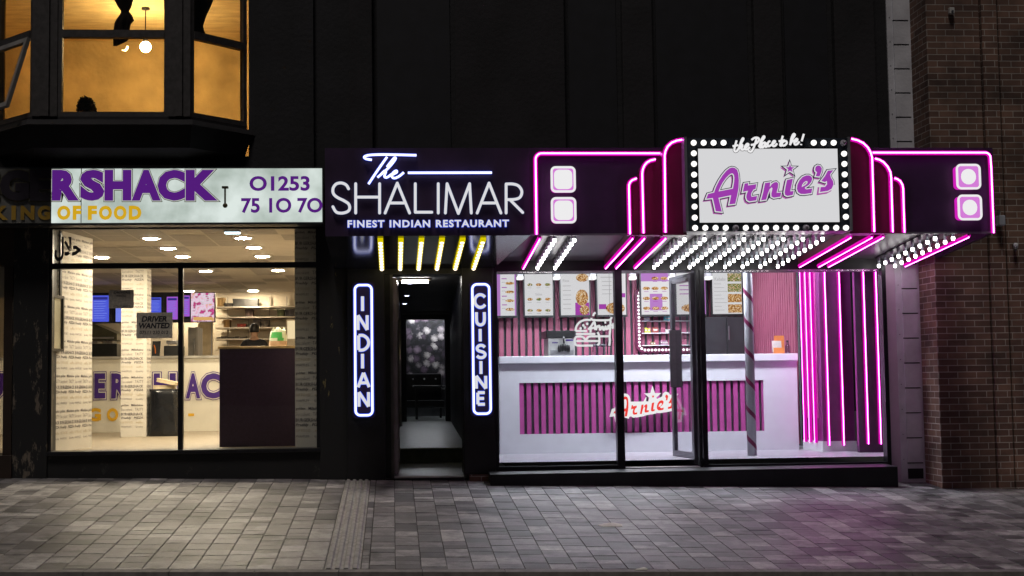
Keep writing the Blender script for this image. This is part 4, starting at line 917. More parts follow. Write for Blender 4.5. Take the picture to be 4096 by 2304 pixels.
neon(path(m6, [(1498, 1055), (1490, 300), (1498, 258), (1520, 212), (1558, 176), (1610, 155), (1690, 143)], Yn(.18)), Yn(.18), dc)
neon(path(m7, [(1163, 1005), (1143, 310), (1130, 260), (1102, 212), (1060, 172), (1010, 147), (950, 132)], Yn(.18)), Yn(.18), dc)
neon(path(m7, [(1337, 1008), (1322, 500), (1315, 445), (1290, 395), (1250, 350), (1210, 328), (1172, 318)], Yn(.12)), Yn(.12), dc)
neon(path(m7, [(1447, 1010), (1434, 600), (1428, 565), (1408, 530), (1382, 511), (1355, 502)], Yn(.06)), Yn(.06), dc)
neon(path(m7, [(1150, 262), (2200, 262)]+corner((2205, 312), 50, 90, 0)+[(2262, 420), (2285, 1015)], Yn(0)), Yn(0), dc)
# square lamps
for (x0, y0, x1, y1), mp in (((377, 407, 618, 660), m6), ((380, 710, 624, 963), m6), ((1940, 368, 2168, 603), m7), ((1955, 657, 2180, 893), m7)):
    u0, v0 = mp((x0, y0)); u1, v1 = mp((x1, y1)); q = rc(u0, v0, u1, v1, MY-.09); W = q[1]-q[0]
    L = thing('x', 'x', 'x') if False else None
    m = MB(); m.prism(rrect(q[0]+.008, q[1]-.008, q[2]+.008, q[3]-.008, W*.16), MY-.085, MY-.0005, 0); lp = m.build('square_lamp', [E_MAG2], dc)
    m = MB(); m.prism(rrect(q[0]+.02, q[1]-.02, q[2]+.02, q[3]-.02, W*.13), MY-.0885, MY-.0852, 0); gp, gr = (.030, .20) if u0 < 3000 else (.046, .30); m.prism(rrect(q[0]+gp, q[1]-gp, q[2]+gp, q[3]-gp, W*gr), MY-.0905, MY-.0886, 1); m.build('diffuser', [E_LILAC, E_WHITE], lp)
    m = MB(); m.tube([(x, MY-.09, z) for x, z in rrect(q[0]+.008, q[1]-.008, q[2]+.008, q[3]-.008, W*.16)], .0115, 0, 8, True); m.build('rim_light', [E_WHITE], lp)
# soffit neon strips
for mp, p, q in ((m6, (265, 1112), (90, 1395)), (m6, (1175, 1100), (893, 1382)), (m6, (1290, 1100), (998, 1382)), (m6, (1497, 1098), (1178, 1378)), (m7, (940, 1036), (490, 1292)), (m7, (1140, 1032), (665, 1292)), (m7, (1245, 1032), (765, 1292)), (m7, (2050, 1022), (1500, 1284))):
    x = at(*mp(p), MY+.06).x; y0, y1 = MY+.05, -.12; m = MB(); off_ = .0
    A1, B1 = Vector((x, y0, soff(y0)-.012)), Vector((x, y1, soff(y1)-.012))
    m.hexa([(x-.012, y0, A1.z), (x+.012, y0, A1.z), (x+.012, y1, B1.z), (x-.012, y1, B1.z), (x-.012, y0, soffd(y0)-.0005), (x+.012, y0, soffd(y0)-.0005), (x+.012, y1, soffd(y1)-.0005), (x-.012, y1, soffd(y1)-.0005)], 2); m.tube([A1, B1], .020, 1, 8); dz = Vector((0, -.004, -.016)); m.tube([A1+dz, B1+dz], .0065, 0, 8); m.build('soffit_neon', [E_PINK, E_MAG, FINRED], dc)
# bulbs hanging from the soffit, nine to a row
bulbmesh = None
def make_bulb():
    m = MB(); prof = [(.012, 0), (.016, -.004), (.016, -.030), (.012, -.036), (.013, -.062), (.0150, -.078), (.0165, -.090), (.0160, -.102), (.012, -.110), (.005, -.114)]
    m.lathe((0, 0, 0), prof, 0, 12, mis=[1, 1, 1, 2, 2, 0, 0, 0, 0]); me = bpy.data.meshes.new('light_bulb'); bmesh.ops.recalc_face_normals(m.b, faces=m.b.faces[:]); m.b.to_mesh(me); m.b.free()
    for q in (E_BULB, GREYTRIM, BULBNECK): me.materials.append(q)
    return me
bulbmesh = make_bulb()
def bulb_row(x, n0=0):
    m = MB(); y0, y1 = MY+.07, -.10
    m.hexa([(x-.018, y0, soffd(y0)-.010), (x+.018, y0, soffd(y0)-.010), (x+.018, y1, soffd(y1)-.010), (x-.018, y1, soffd(y1)-.010), (x-.018, y0, soffd(y0)-.0005), (x+.018, y0, soffd(y0)-.0005), (x+.018, y1, soffd(y1)-.0005), (x-.018, y1, soffd(y1)-.0005)])
    row = m.build('bulb_row', [BEZEL], dc)
    for j in range(9):
        y = MY+.11+.178*j; o = bpy.data.objects.new('light_bulb', bulbmesh); COL.objects.link(o); o.parent = row; o.location = Vector((x, y, soffd(y)-.008))-ORG[dc.name]
for u in (2218, 2297): bulb_row(at(u, 955, MY+.11).x)
x0 = at(2738, 945, MY+.11).x; x1 = at(3290, 945, MY+.11).x
for k in range(8): bulb_row(x0+(x1-x0)*k/7)
for u in (3740, 3812): bulb_row(at(u, 945, MY+.11).x)

# lightbox name sign
m3 = px_map(2700, 550, 3.435); LY = MY-.28
ls = thing('marquee_sign', 'white lightbox with purple outlined italic letters ringed by round bulbs', 'sign', (at(3072, 930, LY).x, LY, ZB))
def r3(x0, y0, x1, y1, Y): return rc(*m3((x0, y0)), *m3((x1, y1)), Y)
q = r3(172, 8, 2385, 1322, LY)
m = MB(); m.box(q[0], q[1], LY, MY-.0005, max(q[2], ZB-.003), q[3]); m.build('box', [NAVY], ls)
for x0, x1 in ((q[0]-.026, q[0]-.0005), (q[1]+.0005, q[1]+.024)): m = MB(); m.box(x0, x1, LY-.012, MY-.001, ZB-.003, q[3]+.01); m.build('side_trim', [GREYTRIM], ls)
p = r3(322, 158, 2240, 1168, LY)
m = MB(); m.box(p[0], p[1], LY-.012, LY-.0005, p[2], p[3]); m.build('lit_panel', [E_PANEL], ls)
m = MB()
for x0, x1, z0, z1 in ((p[0]-.012, p[0]-.0002, p[2]-.012, p[3]+.012), (p[1]+.0002, p[1]+.012, p[2]-.012, p[3]+.012), (p[0], p[1], p[2]-.012, p[2]-.0002), (p[0], p[1], p[3]+.0002, p[3]+.012)): m.box(x0, x1, LY-.016, LY-.0006, z0, z1)
m.build('panel_frame', [BEZEL], ls)
# face bulbs
sp_ = [(x, 78) for x in (250, 387, 523, 660, 1897, 2032, 2170)]+[(252+2*k, y) for k, y in enumerate((222, 368, 515, 660, 806, 954, 1104))]+[(2313+4*k, y) for k, y in enumerate((228, 368, 512, 658, 804, 944, 1093))]
sp_ += [(x, 1245) for x in (270, 410, 550, 690, 965, 1105, 1240, 1380, 1517, 1655, 1925, 2065, 2205, 2340)]
fm = MB(); fm.lathe((0, 0, 0), [(.031, 0), (.031, -.010), (.026, -.012), (.0265, -.024), (.022, -.038), (.012, -.046), (.003, -.048)], 0, 14, 'Y', mis=[1, 1, 0, 0, 0, 0]); me = bpy.data.meshes.new('sign_bulb'); bmesh.ops.recalc_face_normals(fm.b, faces=fm.b.faces[:]); fm.b.to_mesh(me); fm.b.free()
me.materials.append(E_BULBF); me.materials.append(GREYTRIM)
mo = me.copy(); mo.materials[0] = BULBOFF
for (x, y), mm in [(s, me) for s in sp_]+[(s, mo) for s in ((2307, 76), (830, 1243), (1795, 1240))]:
    o = bpy.data.objects.new('sign_bulb', mm); COL.objects.link(o); o.parent = ls; o.location = Vector((at(*m3((x, y)), LY).x, LY-.0004, at(*m3((x, y)), LY).z))-ORG[ls.name]
    if mm is mo: o['label'] = 'unlit clear bulb'
# traced logo
def star(cx, cy, R, r): return [(cx+(R if i % 2 == 0 else r)*math.sin(math.pi*i/5), cy-(R if i % 2 == 0 else r)*math.cos(math.pi*i/5)) for i in range(10)]
LOGO = [
 [[(545, 1020), (628, 1028), (605, 930), (582, 838), (755, 802), (742, 870), (730, 928), (812, 918), (840, 800), (858, 700), (862, 600), (855, 510), (838, 455), (805, 428), (770, 422), (735, 432), (690, 468), (640, 528), (590, 605), (548, 690), (522, 765), (440, 785), (415, 850), (505, 840)],
  [(582, 750), (612, 680), (640, 628), (680, 570), (720, 528), (752, 505), (775, 502), (793, 522), (800, 565), (796, 620), (780, 712)]],
 [[(940, 642), (992, 635), (986, 668), (1102, 650), (1090, 715), (1062, 724), (1036, 765), (1028, 800), (1036, 824), (1112, 812), (1100, 872), (1005, 886), (975, 868), (962, 830), (968, 790), (986, 740), (916, 756)]],
 [[(1220, 635), (1292, 624), (1284, 690), (1312, 650), (1345, 626), (1378, 620), (1400, 640), (1398, 690), (1378, 768), (1442, 764), (1430, 822), (1340, 836), (1308, 820), (1306, 780), (1322, 710), (1310, 694), (1282, 720), (1258, 780), (1235, 862), (1165, 872), (1195, 760)]],
 [[(1520, 594), (1602, 574), (1584, 660), (1566, 748), (1612, 744), (1600, 798), (1525, 812), (1494, 796), (1488, 760), (1500, 690)]],
 [star(1562, 438, 62, 25)],
 [[(1868, 708), (1790, 722), (1768, 712), (1766, 694), (1815, 665), (1852, 622), (1868, 580), (1856, 548), (1825, 530), (1785, 530), (1735, 552), (1690, 600), (1662, 660), (1656, 715), (1672, 760), (1708, 784), (1762, 786), (1855, 772)],
  [(1722, 690), (1730, 655), (1752, 625), (1782, 606), (1803, 614), (1800, 636), (1772, 664)]],
 [[(1905, 448), (1914, 412), (1942, 393), (1975, 400), (1998, 432), (1994, 475), (1966, 546), (1914, 540), (1932, 486), (1912, 472)]],
 [[(2080, 466), (2156, 458), (2112, 515), (2122, 560), (2150, 605), (2158, 655), (2132, 712), (2080, 742), (1972, 758), (1982, 690), (2042, 688), (2070, 652), (2066, 606), (2040, 622), (1990, 606), (2040, 540)]]]
m = MB()
sc_ = at(*m3((1001, 600)), LY).x-at(*m3((1000, 600)), LY).x
def logo_layer(m, off, Y, mi, fn):
    for loops in LOGO:
        V, Fc = poly2d([[(x/100, -y/100) for x, y in L] for L in loops], off/100); m.mesh(V, Fc, lambda v: fn(v[0]*100, -v[1]*100, Y), mi)
lf = lambda x, y, Y: at(*m3((x, y)), LY)*Vector((1, 0, 1)).x if False else (at(*m3((x, y)), LY).x, Y, at(*m3((x, y)), LY).z)
E_SHADOWPINK = em('lit_pink_edge', (.40, .10, .36), 1)
E_BLACKLINE = em('lit_black_line', (.02, .02, .04), 1)
logo_layer(m, 0, LY-.040, 0, lf); logo_layer(m, 14, LY-.034, 1, lf); logo_layer(m, 25, LY-.028, 2, lf)
logo_layer(m, 20, LY-.016, 3, lambda x, y, Y: lf(x-12, y+16, Y))
m.build('name_lettering', [E_SIGNPURPLE, E_PANEL, E_BLACKLINE, E_SHADOWPINK], ls, normals=False)
# tagline in tube script
mt = px_map(2900, 520, 4.044); m = MB(); mb = MB(); TY = LY-.05
for s in ([(187, 170), (165, 250), (150, 325), (170, 348), (205, 325), (255, 225), (298, 148), (285, 138), (255, 200), (225, 312)], [(125, 262), (215, 245)], [(230, 300), (270, 240), (282, 258), (265, 308), (292, 318), (350, 275), (382, 238), (358, 224), (322, 270), (326, 312), (362, 314), (402, 278)],
          [(430, 160), (480, 127), (530, 127), (552, 155), (522, 202), (470, 232), (420, 242)], [(512, 135), (470, 270), (432, 342), (402, 350), (375, 330)], [(545, 270), (590, 190), (638, 118), (622, 105), (585, 170), (558, 260), (575, 285), (600, 270)], [(652, 200), (612, 215), (592, 258), (610, 284), (648, 235), (668, 205), (650, 268), (682, 268)],
          [(732, 182), (705, 192), (690, 238), (706, 264), (742, 245), (790, 215), (812, 182), (787, 180), (765, 220), (776, 258), (812, 254), (842, 218)], [(935, 95), (910, 180), (892, 238), (906, 254), (932, 240)], [(870, 182), (965, 165)], [(965, 178), (928, 204), (926, 244), (960, 250), (1000, 212), (985, 178), (955, 182)],
          [(1050, 242), (1090, 150), (1130, 82), (1108, 66), (1075, 130), (1056, 238)], [(1058, 225), (1095, 170), (1115, 180), (1150, 190), (1172, 152), (1148, 145), (1120, 190), (1132, 234), (1170, 226), (1202, 188)], [(1275, 65), (1240, 180)], [(1232, 228), (1229, 242)]):
    stroke(m, s, mt, TY, .0098, 0, True, .7, 8); stroke(mb, s, mt, TY+.018, .0145, 0, True, .5, 8)
m.build('tagline_lettering', [E_WHITE], ls); mb.build('tagline_backing', [mat('tagline_black', (.01, .008, .012), .4)], ls)

# ------------------------------------------------------------------ RESTAURANT: piers, door, vertical signs, corridor
rf = thing('restaurant_entrance', 'black restaurant entrance with an open door between two dark piers', 'shop', (.2, 0, 0))
m = MB(); xa, xb = at(1388, 1500, -.02).x, at(1540, 1500, -.02).x; m.box(xa, xb, -.03, .35, -.1, ZR+.3, bev=.01); m.build('pier', [BLACK], rf)
m = MB(); xa2, xb2 = at(1852, 1500, -.02).x, at(1978, 1500, -.02).x; m.box(xa2, xb2, -.03, .35, .055, ZR+.3, bev=.01); m.build('pier', [BLACK], rf)
BRK = None
ZD = at(1700, 1097, 0).z; dx0, dx1 = at(1574, 1500, 0).x, at(1851, 1500, 0).x
m = MB(); m.box(xb+.001, xa2-.001, .0, .32, ZD, ZR+.3); m.box(xb+.001, dx0-.03, .02, .08, .03, ZD-.0005); m.build('door_frame', [FRAME], rf)
m = MB(); m.box(dx0-.0295, dx0, -.005, .10, .03, ZD-.0006); m.box(dx1, dx1+.02, -.005, .10, .03, ZD-.0006); m.build('door_post', [mat('grey_door_post', (.10, .095, .09), .3, .6)], rf)
m = MB(); m.box(xb+.001, xa2-.001, -.03, .12, -.1, .028); m.build('threshold', [BLACK], rf)
NOS = mat('pale_step_nosing', (.62, .62, .58), .4, .2)
m = MB(); m.box(dx0, dx1, -.032, .03, .0285, .045); m.build('threshold_strip', [NOS], rf)
# open leaf hinged on the left jamb, folded inwards
k = R_(88)
def leaf(hx, hy, w_, dirx, z0, z1, parent, a, glassm):
    d_ = Vector((math.cos(a)*dirx, math.sin(a), 0)); n_ = Vector((-d_.y, d_.x, 0))*.022
    def bx(m, s0, s1, z0, z1, t=1.0, mi=0):
        p = lambda s, g, z: tuple(Vector((hx, hy, 0))+d_*s+n_*g*t+Vector((0, 0, z))); m.hexa([p(s0, -1, z0), p(s1, -1, z0), p(s1, 1, z0), p(s0, 1, z0), p(s0, -1, z1), p(s1, -1, z1), p(s1, 1, z1), p(s0, 1, z1)], mi)
    m = MB(); bx(m, 0, .06, z0, z1); bx(m, w_-.06, w_, z0, z1); bx(m, .06, w_-.06, z1-.06, z1); bx(m, .06, w_-.06, z0, z0+.12); o = m.build('door', [parent[1]], parent[0])
    m = MB(); bx(m, .06, w_-.06, z0+.12, z1-.06, .15); m.build('pane', [glassm], o)
    return o, bx
o, bx = leaf(dx0+.02, .12, .72, 1, .06, ZD-.03, (rf, mat('steel_door_edge', (.42, .36, .40), .25, .7)), k, GLASS)
m = MB(); m.tube([(dx0+.075, .75, .55), (dx0+.075, .75, 1.75)], .016); m.build('pull_bar', [STEEL], o)
# corridor
CORR = mat('dark_corridor_wall', (.085, .083, .09), .45, var=.3, scale=3); CORF = mat('grey_corridor_floor', (.20, .22, .22), .3, var=.25, scale=10); CORC = mat('grey_corridor_ceiling', (.14, .135, .14), .6, var=.1)
cz = 2.55
co = thing('restaurant_corridor', 'dim grey corridor with a raised step leading back from the restaurant door', 'corridor', (.5, 4, .1))
m = MB(); LX0, LX1, RX0_, RX1_ = dx0-.03, .18, at(1851, 1500, .1).x+.02, 1.22
m.hexa([(LX0-.1, .3, .0), (LX0, .3, .0), (LX1, 13.4, .0), (LX1-.1, 13.4, .0), (LX0-.1, .3, cz), (LX0, .3, cz), (LX1, 13.4, cz), (LX1-.1, 13.4, cz)])
m.hexa([(RX0_+.09, .3, .0), (RX0_+.19, .3, .0), (RX1_+.1, 13.4, .0), (RX1_, 13.4, .0), (RX0_+.09, .3, cz), (RX0_+.19, .3, cz), (RX1_+.1, 13.4, cz), (RX1_, 13.4, cz)])
m.build('wall', [CORR], co)
m = MB(); m.box(LX0-.05, RX1_+.1, .125, 2.3, -.05, .04); m.box(LX0-.05, RX1_+.1, 2.3, 17, -.05, .21); m.build('floor', [CORF], co)
m = MB(); m.box(LX0, RX1_, 2.27, 2.34, .2105, .224); m.build('step_nosing', [NOS], co)
m = MB(); m.box(LX0-.1, RX1_+.1, .33, 13.4, cz, cz+.05); m.build('ceiling', [CORC], co)
m = MB(); xi0, xi1 = at(1626, 1480, 13.4).x, at(1781, 1480, 13.4).x; zi = at(1700, 1277, 13.4).z
m.box(LX1-.1, xi0-.12, 13.4, 13.6, .21, cz); m.box(xi1+.12, RX1_+.1, 13.4, 13.6, .21, cz); m.box(xi0-.12, xi1+.12, 13.4, 13.6, zi+.1, cz); m.build('end_wall', [CORR], co)
m = MB(); m.box(xi0-.12, xi0, 13.36, 13.62, .21, zi+.1); m.box(xi1, xi1+.12, 13.36, 13.62, .21, zi+.1); m.box(xi0, xi1, 13.36, 13.62, zi, zi+.1); m.build('inner_door_frame', [BLACK], co)
m = MB(); m.box(-1.5, 3, 17, 17.1, .21, 2.9); m.box(-1.55, -1.5, 13.6, 17, .21, 2.9); m.box(3, 3.05, 13.6, 17, .21, 2.9); m.box(-1.5, 3, 13.62, 17, 2.9, 2.95); m.build('dining_room_wall', [CORR], co)
def flowers():
    m = bpy.data.materials.new('floral_wallpaper'); n, l, o = _links(m); p = n.new('ShaderNodeBsdfPrincipled'); l.new(p.outputs[0], o.inputs[0]); p.inputs['Roughness'].default_value = .7
    tc = n.new('ShaderNodeTexCoord'); v = n.new('ShaderNodeTexVoronoi'); v.inputs['Scale'].default_value = 6; nz = n.new('ShaderNodeTexNoise'); nz.inputs['Scale'].default_value = 22; nz.inputs['Detail'].default_value = 4
    mx = n.new('ShaderNodeMix'); mx.data_type = 'VECTOR'; mx.inputs[0].default_value = .09; l.new(tc.outputs['Object'], mx.inputs[4]); l.new(tc.outputs['Object'], nz.inputs['Vector']); l.new(nz.outputs['Color'], mx.inputs[5]); l.new(mx.outputs[1], v.inputs['Vector'])
    r = n.new('ShaderNodeValToRGB'); e = r.color_ramp.elements; e[0].position, e[1].position = .0, .62; e[0].color = (1, 1, 1, 1); e[1].color = (.02, .02, .03, 1); l.new(v.outputs['Distance'], r.inputs[0])
    hs = n.new('ShaderNodeSeparateColor'); l.new(v.outputs['Color'], hs.inputs[0]); r2 = n.new('ShaderNodeValToRGB'); e = r2.color_ramp.elements; e[0].position, e[1].position = .2, .9; e[0].color = (.04, .03, .045, 1); e[1].color = (.75, .68, .66, 1); q = e.new(.55); q.color = (.22, .14, .22, 1); l.new(hs.outputs[0], r2.inputs[0])
    k = n.new('ShaderNodeMix'); k.data_type = 'RGBA'; k.blend_type = 'MULTIPLY'; k.inputs[0].default_value = 1; l.new(r.outputs[0], k.inputs[6]); l.new(r2.outputs[0], k.inputs[7]); l.new(k.outputs[2], p.inputs['Base Color']); return m
t = thing('floral_panel', 'floral wallpaper panel of pale blooms seen through the inner doorway', 'wall panel', (.9, 16.9, 1))
m = MB(); m.box(.0, 2.6, 16.93, 16.98, .9, 2.75); m.build('wallpaper', [flowers()], t)
m = MB(); m.box(.0, 2.6, 16.9, 16.94, .86, .899); m.build('ledge', [STEEL], t)
t = thing('bench_seat', 'dark buttoned bench seat below the floral panel', 'seat', (.8, 16.3, .21)); LEATHER = mat('black_leather', (.012, .012, .014), .3, var=.3)
m = MB(); m.box(.0, 1.15, 16.35, 16.5, .6, 1.25, bev=.04); m.build('backrest', [LEATHER], t)
m = MB(); m.box(.0, 1.2, 15.85, 16.34, .45, .62, bev=.03); m.build('seat', [LEATHER], t)
for x in (.06, 1.08):
    m = MB(); m.box(x, x+.05, 15.9, 15.95, .21, .449); m.build('leg', [BEZEL], t)
m = MB()
for j in range(4): m.ball((.2+.27*j, 16.345, 1.12), .02, 0, 8, 6)
m.build('buttons', [STEEL], t)
t = thing('dining_table', 'black dining table in front of the bench seat', 'table', (1.1, 15, .21))
m = MB(); m.box(.45, 1.45, 14.7, 15.4, .93, .97, bev=.008); m.build('top', [BEZEL], t)
for x in (.5, 1.35):
    for y in (14.75, 15.3): m = MB(); m.box(x, x+.05, y, y+.05, .21, .929); m.build('leg', [BEZEL], t)
t = thing('corridor_light', 'short white striplight on the corridor ceiling', 'ceiling light', (.33, 4.7, cz))
m = MB(); m.box(.10, .56, 4.66, 4.74, cz-.03, cz-.0005); m.build('housing', [mat('brass_cap', (.5, .4, .25), .3, .7)], t); m = MB(); m.tube([(.14, 4.7, cz-.05), (.52, 4.7, cz-.05)], .022); m.build('tube', [E_TUBE], t)
for x, y, l in ((.27, 5.5, 'small blue white downlight nearest the corridor striplight'), (.25, 8.2, 'middle small blue white downlight in the corridor ceiling'), (.233, 10.4, 'farthest small blue white downlight in the corridor ceiling')):
    t = thing('corridor_downlight', l, 'ceiling light', (x, y, cz), 'corridor downlights'); m = MB(); m.lathe((x, y, cz-.010), [(.05, 0), (.055, .009)], 0, 16); m.build('rim', [STEEL], t); m = MB(); m.lathe((x, y, cz-.016), [(.03, 0), (.04, .005)], 0, 16); m.build('lens', [E_SMALL], t)
t = thing('dining_room_light', 'narrow pale light above the floral panel', 'light', (1, 16.7, 2.8)); m = MB(); m.box(.2, 1.8, 16.55, 16.65, 2.80, 2.86); m.build('housing', [BEZEL], t); m = MB(); m.box(.2, 1.8, 16.56, 16.64, 2.79, 2.7995); m.build('tube', [em('dining_strip', (.9, .95, 1), 75)], t)
# vertical neon signs
m5 = px_map(1250, 1050, 1.61)
GLY = {'I': [[(.5, 0), (.5, 1)]], 'N': [[(0, 0), (0, 1)], [(0, 1), (1, 0)], [(1, 0), (1, 1)]], 'D': [[(0, 0), (0, 1)], [(0, 1), (.45, 1), (.85, .8), (1, .5), (.85, .2), (.45, 0), (0, 0)]], 'A': [[(0, 0), (.5, 1)], [(.5, 1), (1, 0)], [(.2, .3), (.8, .3)]],
       'C': [[(.98, .8), (.75, .97), (.4, 1), (.1, .8), (0, .5), (.1, .2), (.4, 0), (.75, .03), (.98, .2)]], 'U': [[(0, 1), (0, .4), (.12, .12), (.5, 0), (.88, .12), (1, .4), (1, 1)]], 'S': [[(.95, .85), (.7, 1), (.3, 1), (.05, .8), (.2, .58), (.75, .45), (.98, .25), (.75, .02), (.3, 0), (.02, .15)]], 'E': [[(.95, 1), (0, 1)], [(0, 1), (0, 0)], [(0, 0), (.95, 0)], [(0, .5), (.85, .5)]]}
def vsign(word, box, letters, label):
    q = rc(*m5(box[:2]), *m5(box[2:]), -.06); Y = -.08
    t = thing('vertical_neon_sign', label, 'sign', ((q[0]+q[1])/2, Y, q[2]), 'vertical neon signs beside the restaurant door')
    m = MB(); m.prism(rrect(q[0]-.01, q[1]+.01, q[2]-.01, q[3]+.01, .04), -.05, -.0305); m.build('backboard', [SIGNBLACK], t)
    o_ = [(x, Y, z) for x, z in rrect(q[0]+.022, q[1]-.022, q[2]+.022, q[3]-.022, .05)]
    m = MB(); m.tube(o_, .011, 0, 8, True); m.tube([(x, Y+.016, z) for x, _, z in o_], .019, 1, 8, True, .5); m.build('border_tube', [E_WBLUE, E_BLUE], t)
    m = MB()
    for ch, (x0, y0, x1, y1) in zip(word, letters):
        b = rc(*m5((x0, y0)), *m5((x1, y1)), Y)
        for s in GLY[ch]:
            pts = [Vector((b[0]+p[0]*(b[1]-b[0]), Y, b[2]+p[1]*(b[3]-b[2]))) for p in s]
            if len(pts) > 2: pts = smooth(pts, 4)
            m.tube(pts, .0155, 0, 8); m.tube([p+Vector((0, .018, 0)) for p in pts], .021, 1, 8, False, .5)
    m.build('lettering', [E_SHAL, E_BLUE], t)
vsign('INDIAN', (262, 133, 397, 997), [(322-5, 218, 322+5, 312), (293, 340, 352, 434), (297, 470, 362, 563), (317, 588, 327, 682), (293, 710, 365, 803), (299, 835, 361, 928)], 'blue edged vertical neon sign reading INDIAN left of the open door')
vsign('CUISINE', (1020, 128, 1155, 987), [(1045, 208, 1113, 288), (1056, 320, 1107, 402), (1077, 428, 1083, 508), (1058, 535, 1113, 612), (1082, 635, 1088, 718), (1055, 730, 1116, 812), (1065, 838, 1112, 913)], 'blue edged vertical neon sign reading CUISINE right of the open door')

# ------------------------------------------------------------------ DINER: shopfront
df = thing('diner_shopfront', 'glazed diner shopfront in dark frames on a raised black plinth', 'shop', (3.5, 0, 0))
GF = .19
XD = dict(l0=at(1978, 1480, 0).x, l1=at(1992, 1480, 0).x, m0=at(2464, 1480, 0).x, m1=at(2493, 1480, 0).x, d0=at(2790, 1480, 0).x, d1=at(2802, 1480, 0).x, e0=at(2806, 1480, 0).x, e1=at(2824, 1480, 0).x, r0=at(3536, 1480, 0).x, r1=at(3552, 1480, 0).x)
ZF = at(2200, 1085, 0).z
def ztop_pl(x): return at(1950, 1899, -.35).z+(x-at(1950, 1899, -.35).x)/(at(3600, 1866, -.35).x-at(1950, 1899, -.35).x)*(at(3600, 1866, -.35).z-at(1950, 1899, -.35).z)
m = MB(); xa, xb = at(1962, 1900, -.35).x, at(3602, 1900, -.42).x
m.hexa([(xa, -.35, -.4), (xb, -.35, -.4), (xb, -.02, -.4), (xa, -.02, -.4), (xa, -.35, ztop_pl(xa)), (xb, -.35, ztop_pl(xb)), (xb, -.02, ztop_pl(xb)+.01), (xa, -.02, ztop_pl(xa)+.01)]); m.build('plinth', [BLACK], df)
zs0 = at(2200, 1864, 0).z; zs1 = at(3200, 1853, 0).z; zpl = ztop_pl(xa)
m = MB()
m.box(XD['l0'], XD['l1'], -.02, .09, ztop_pl(XD['l0']), ZF+.08); m.box(XD['m0'], XD['m1'], -.02, .09, ztop_pl(XD['m0'])-.02, ZF+.08); m.box(XD['e0'], XD['e1'], -.02, .09, ztop_pl(XD['e0'])-.02, ZF+.08); m.box(XD['r0'], XD['r1'], -.02, .09, ztop_pl(XD['r0'])-.02, ZF+.08)
m.box(XD['d0'], XD['d1'], -.01, .07, ztop_pl(XD['d0'])-.02, ZF)
m.box(XD['l1'], XD['m0'], -.015, .085, zpl-.02, zs0); m.box(XD['e1'], XD['r0'], -.015, .085, ztop_pl(XD['e1'])-.02, zs1); m.build('frame', [FRAME], df)
m = MB(); m.box(XD['l0'], XD['r1'], -.019, .35, ZF+.0005, ZR+.25); m.build('head_beam', [BLACK], df)
for x0, x1, z0 in ((XD['l1'], XD['m0'], zs0), (XD['e1'], XD['r0'], zs1)): m = MB(); m.box(x0, x1, .03, .038, z0, ZF); m.build('pane', [GLASS], df)
m = MB(); m.box(XD['d1'], XD['e0'], .03, .036, ztop_pl(XD['d1']), ZF); m.build('side_pane', [GLASS], df)
m = MB(); m.box(XD['m1']+.001, XD['d0']-.001, -.03, .10, ztop_pl(2.7)+.008, ztop_pl(2.7)+.022); m.build('threshold_strip', [mat('pale_threshold', (.6, .58, .55), .35, .3)], df)
DFR = mat('grey_door_frame', (.13, .13, .145), .3, .5)
o, bx = leaf(XD['d0']-.01, .10, .66, -1, ztop_pl(3)+.035, ZF-.02, (df, DFR), R_(82), GLASS)
m = MB(); bx(m, .55, .565, .95, 1.6, 3.2); bx(m, .55, .565, .95, .97, 2); m.build('handle', [STEEL], o)
m = MB(); bx(m, .10, .5, ZF-.10, ZF-.06, 2.2); m.build('door_closer', [STEEL], o)
# room shell
gx0 = at(1990, 1480, .3).x-.02; gx1 = 6.05; gy = 5.0; gc = 2.9
m = MB(); m.face([(gx0, .091, GF-.02), (gx1, .091, GF-.02), (gx1, gy, GF-.02), (gx0, gy, GF-.02)]); m.build('shop_floor', [GREYFLOOR], df, normals=False)
m = MB(); m.face([(gx0, .1, gc), (gx1, .1, gc), (gx1, gy, gc), (gx0, gy, gc)]); m.build('shop_ceiling', [WHITE], df, normals=False)
m = MB(); m.face([(gx0, .36, GF-.02), (gx0, gy, GF-.02), (gx0, gy, gc), (gx0, .36, gc)]); m.face([(gx0, gy, GF-.02), (gx1, gy, GF-.02), (gx1, gy, gc), (gx0, gy, gc)]); m.face([(gx0, .351, ZF), (gx1, .351, ZF), (gx1, .351, gc), (gx0, .351, gc)]); m.build('shop_wall', [GREYGAP], df, normals=False)
for k, (x0, x1, y) in enumerate(((1.6, 4.9, .75), (1.6, 4.6, 3.4))):
    t = thing('ceiling_panel_light', ('long cold white ceiling light near the diner window', 'long cold white ceiling light over the diner work area')[k], 'ceiling light', ((x0+x1)/2, y, gc), 'ceiling lights of the diner')
    m = MB(); m.box(x0-.02, x1+.02, y-.17, y+.17, gc-.05, gc-.001); m.build('housing', [WHITE], t); m = MB(); m.box(x0, x1, y-.15, y+.15, gc-.06, gc-.0505); m.build('diffuser', [E_COOLPANEL], t)
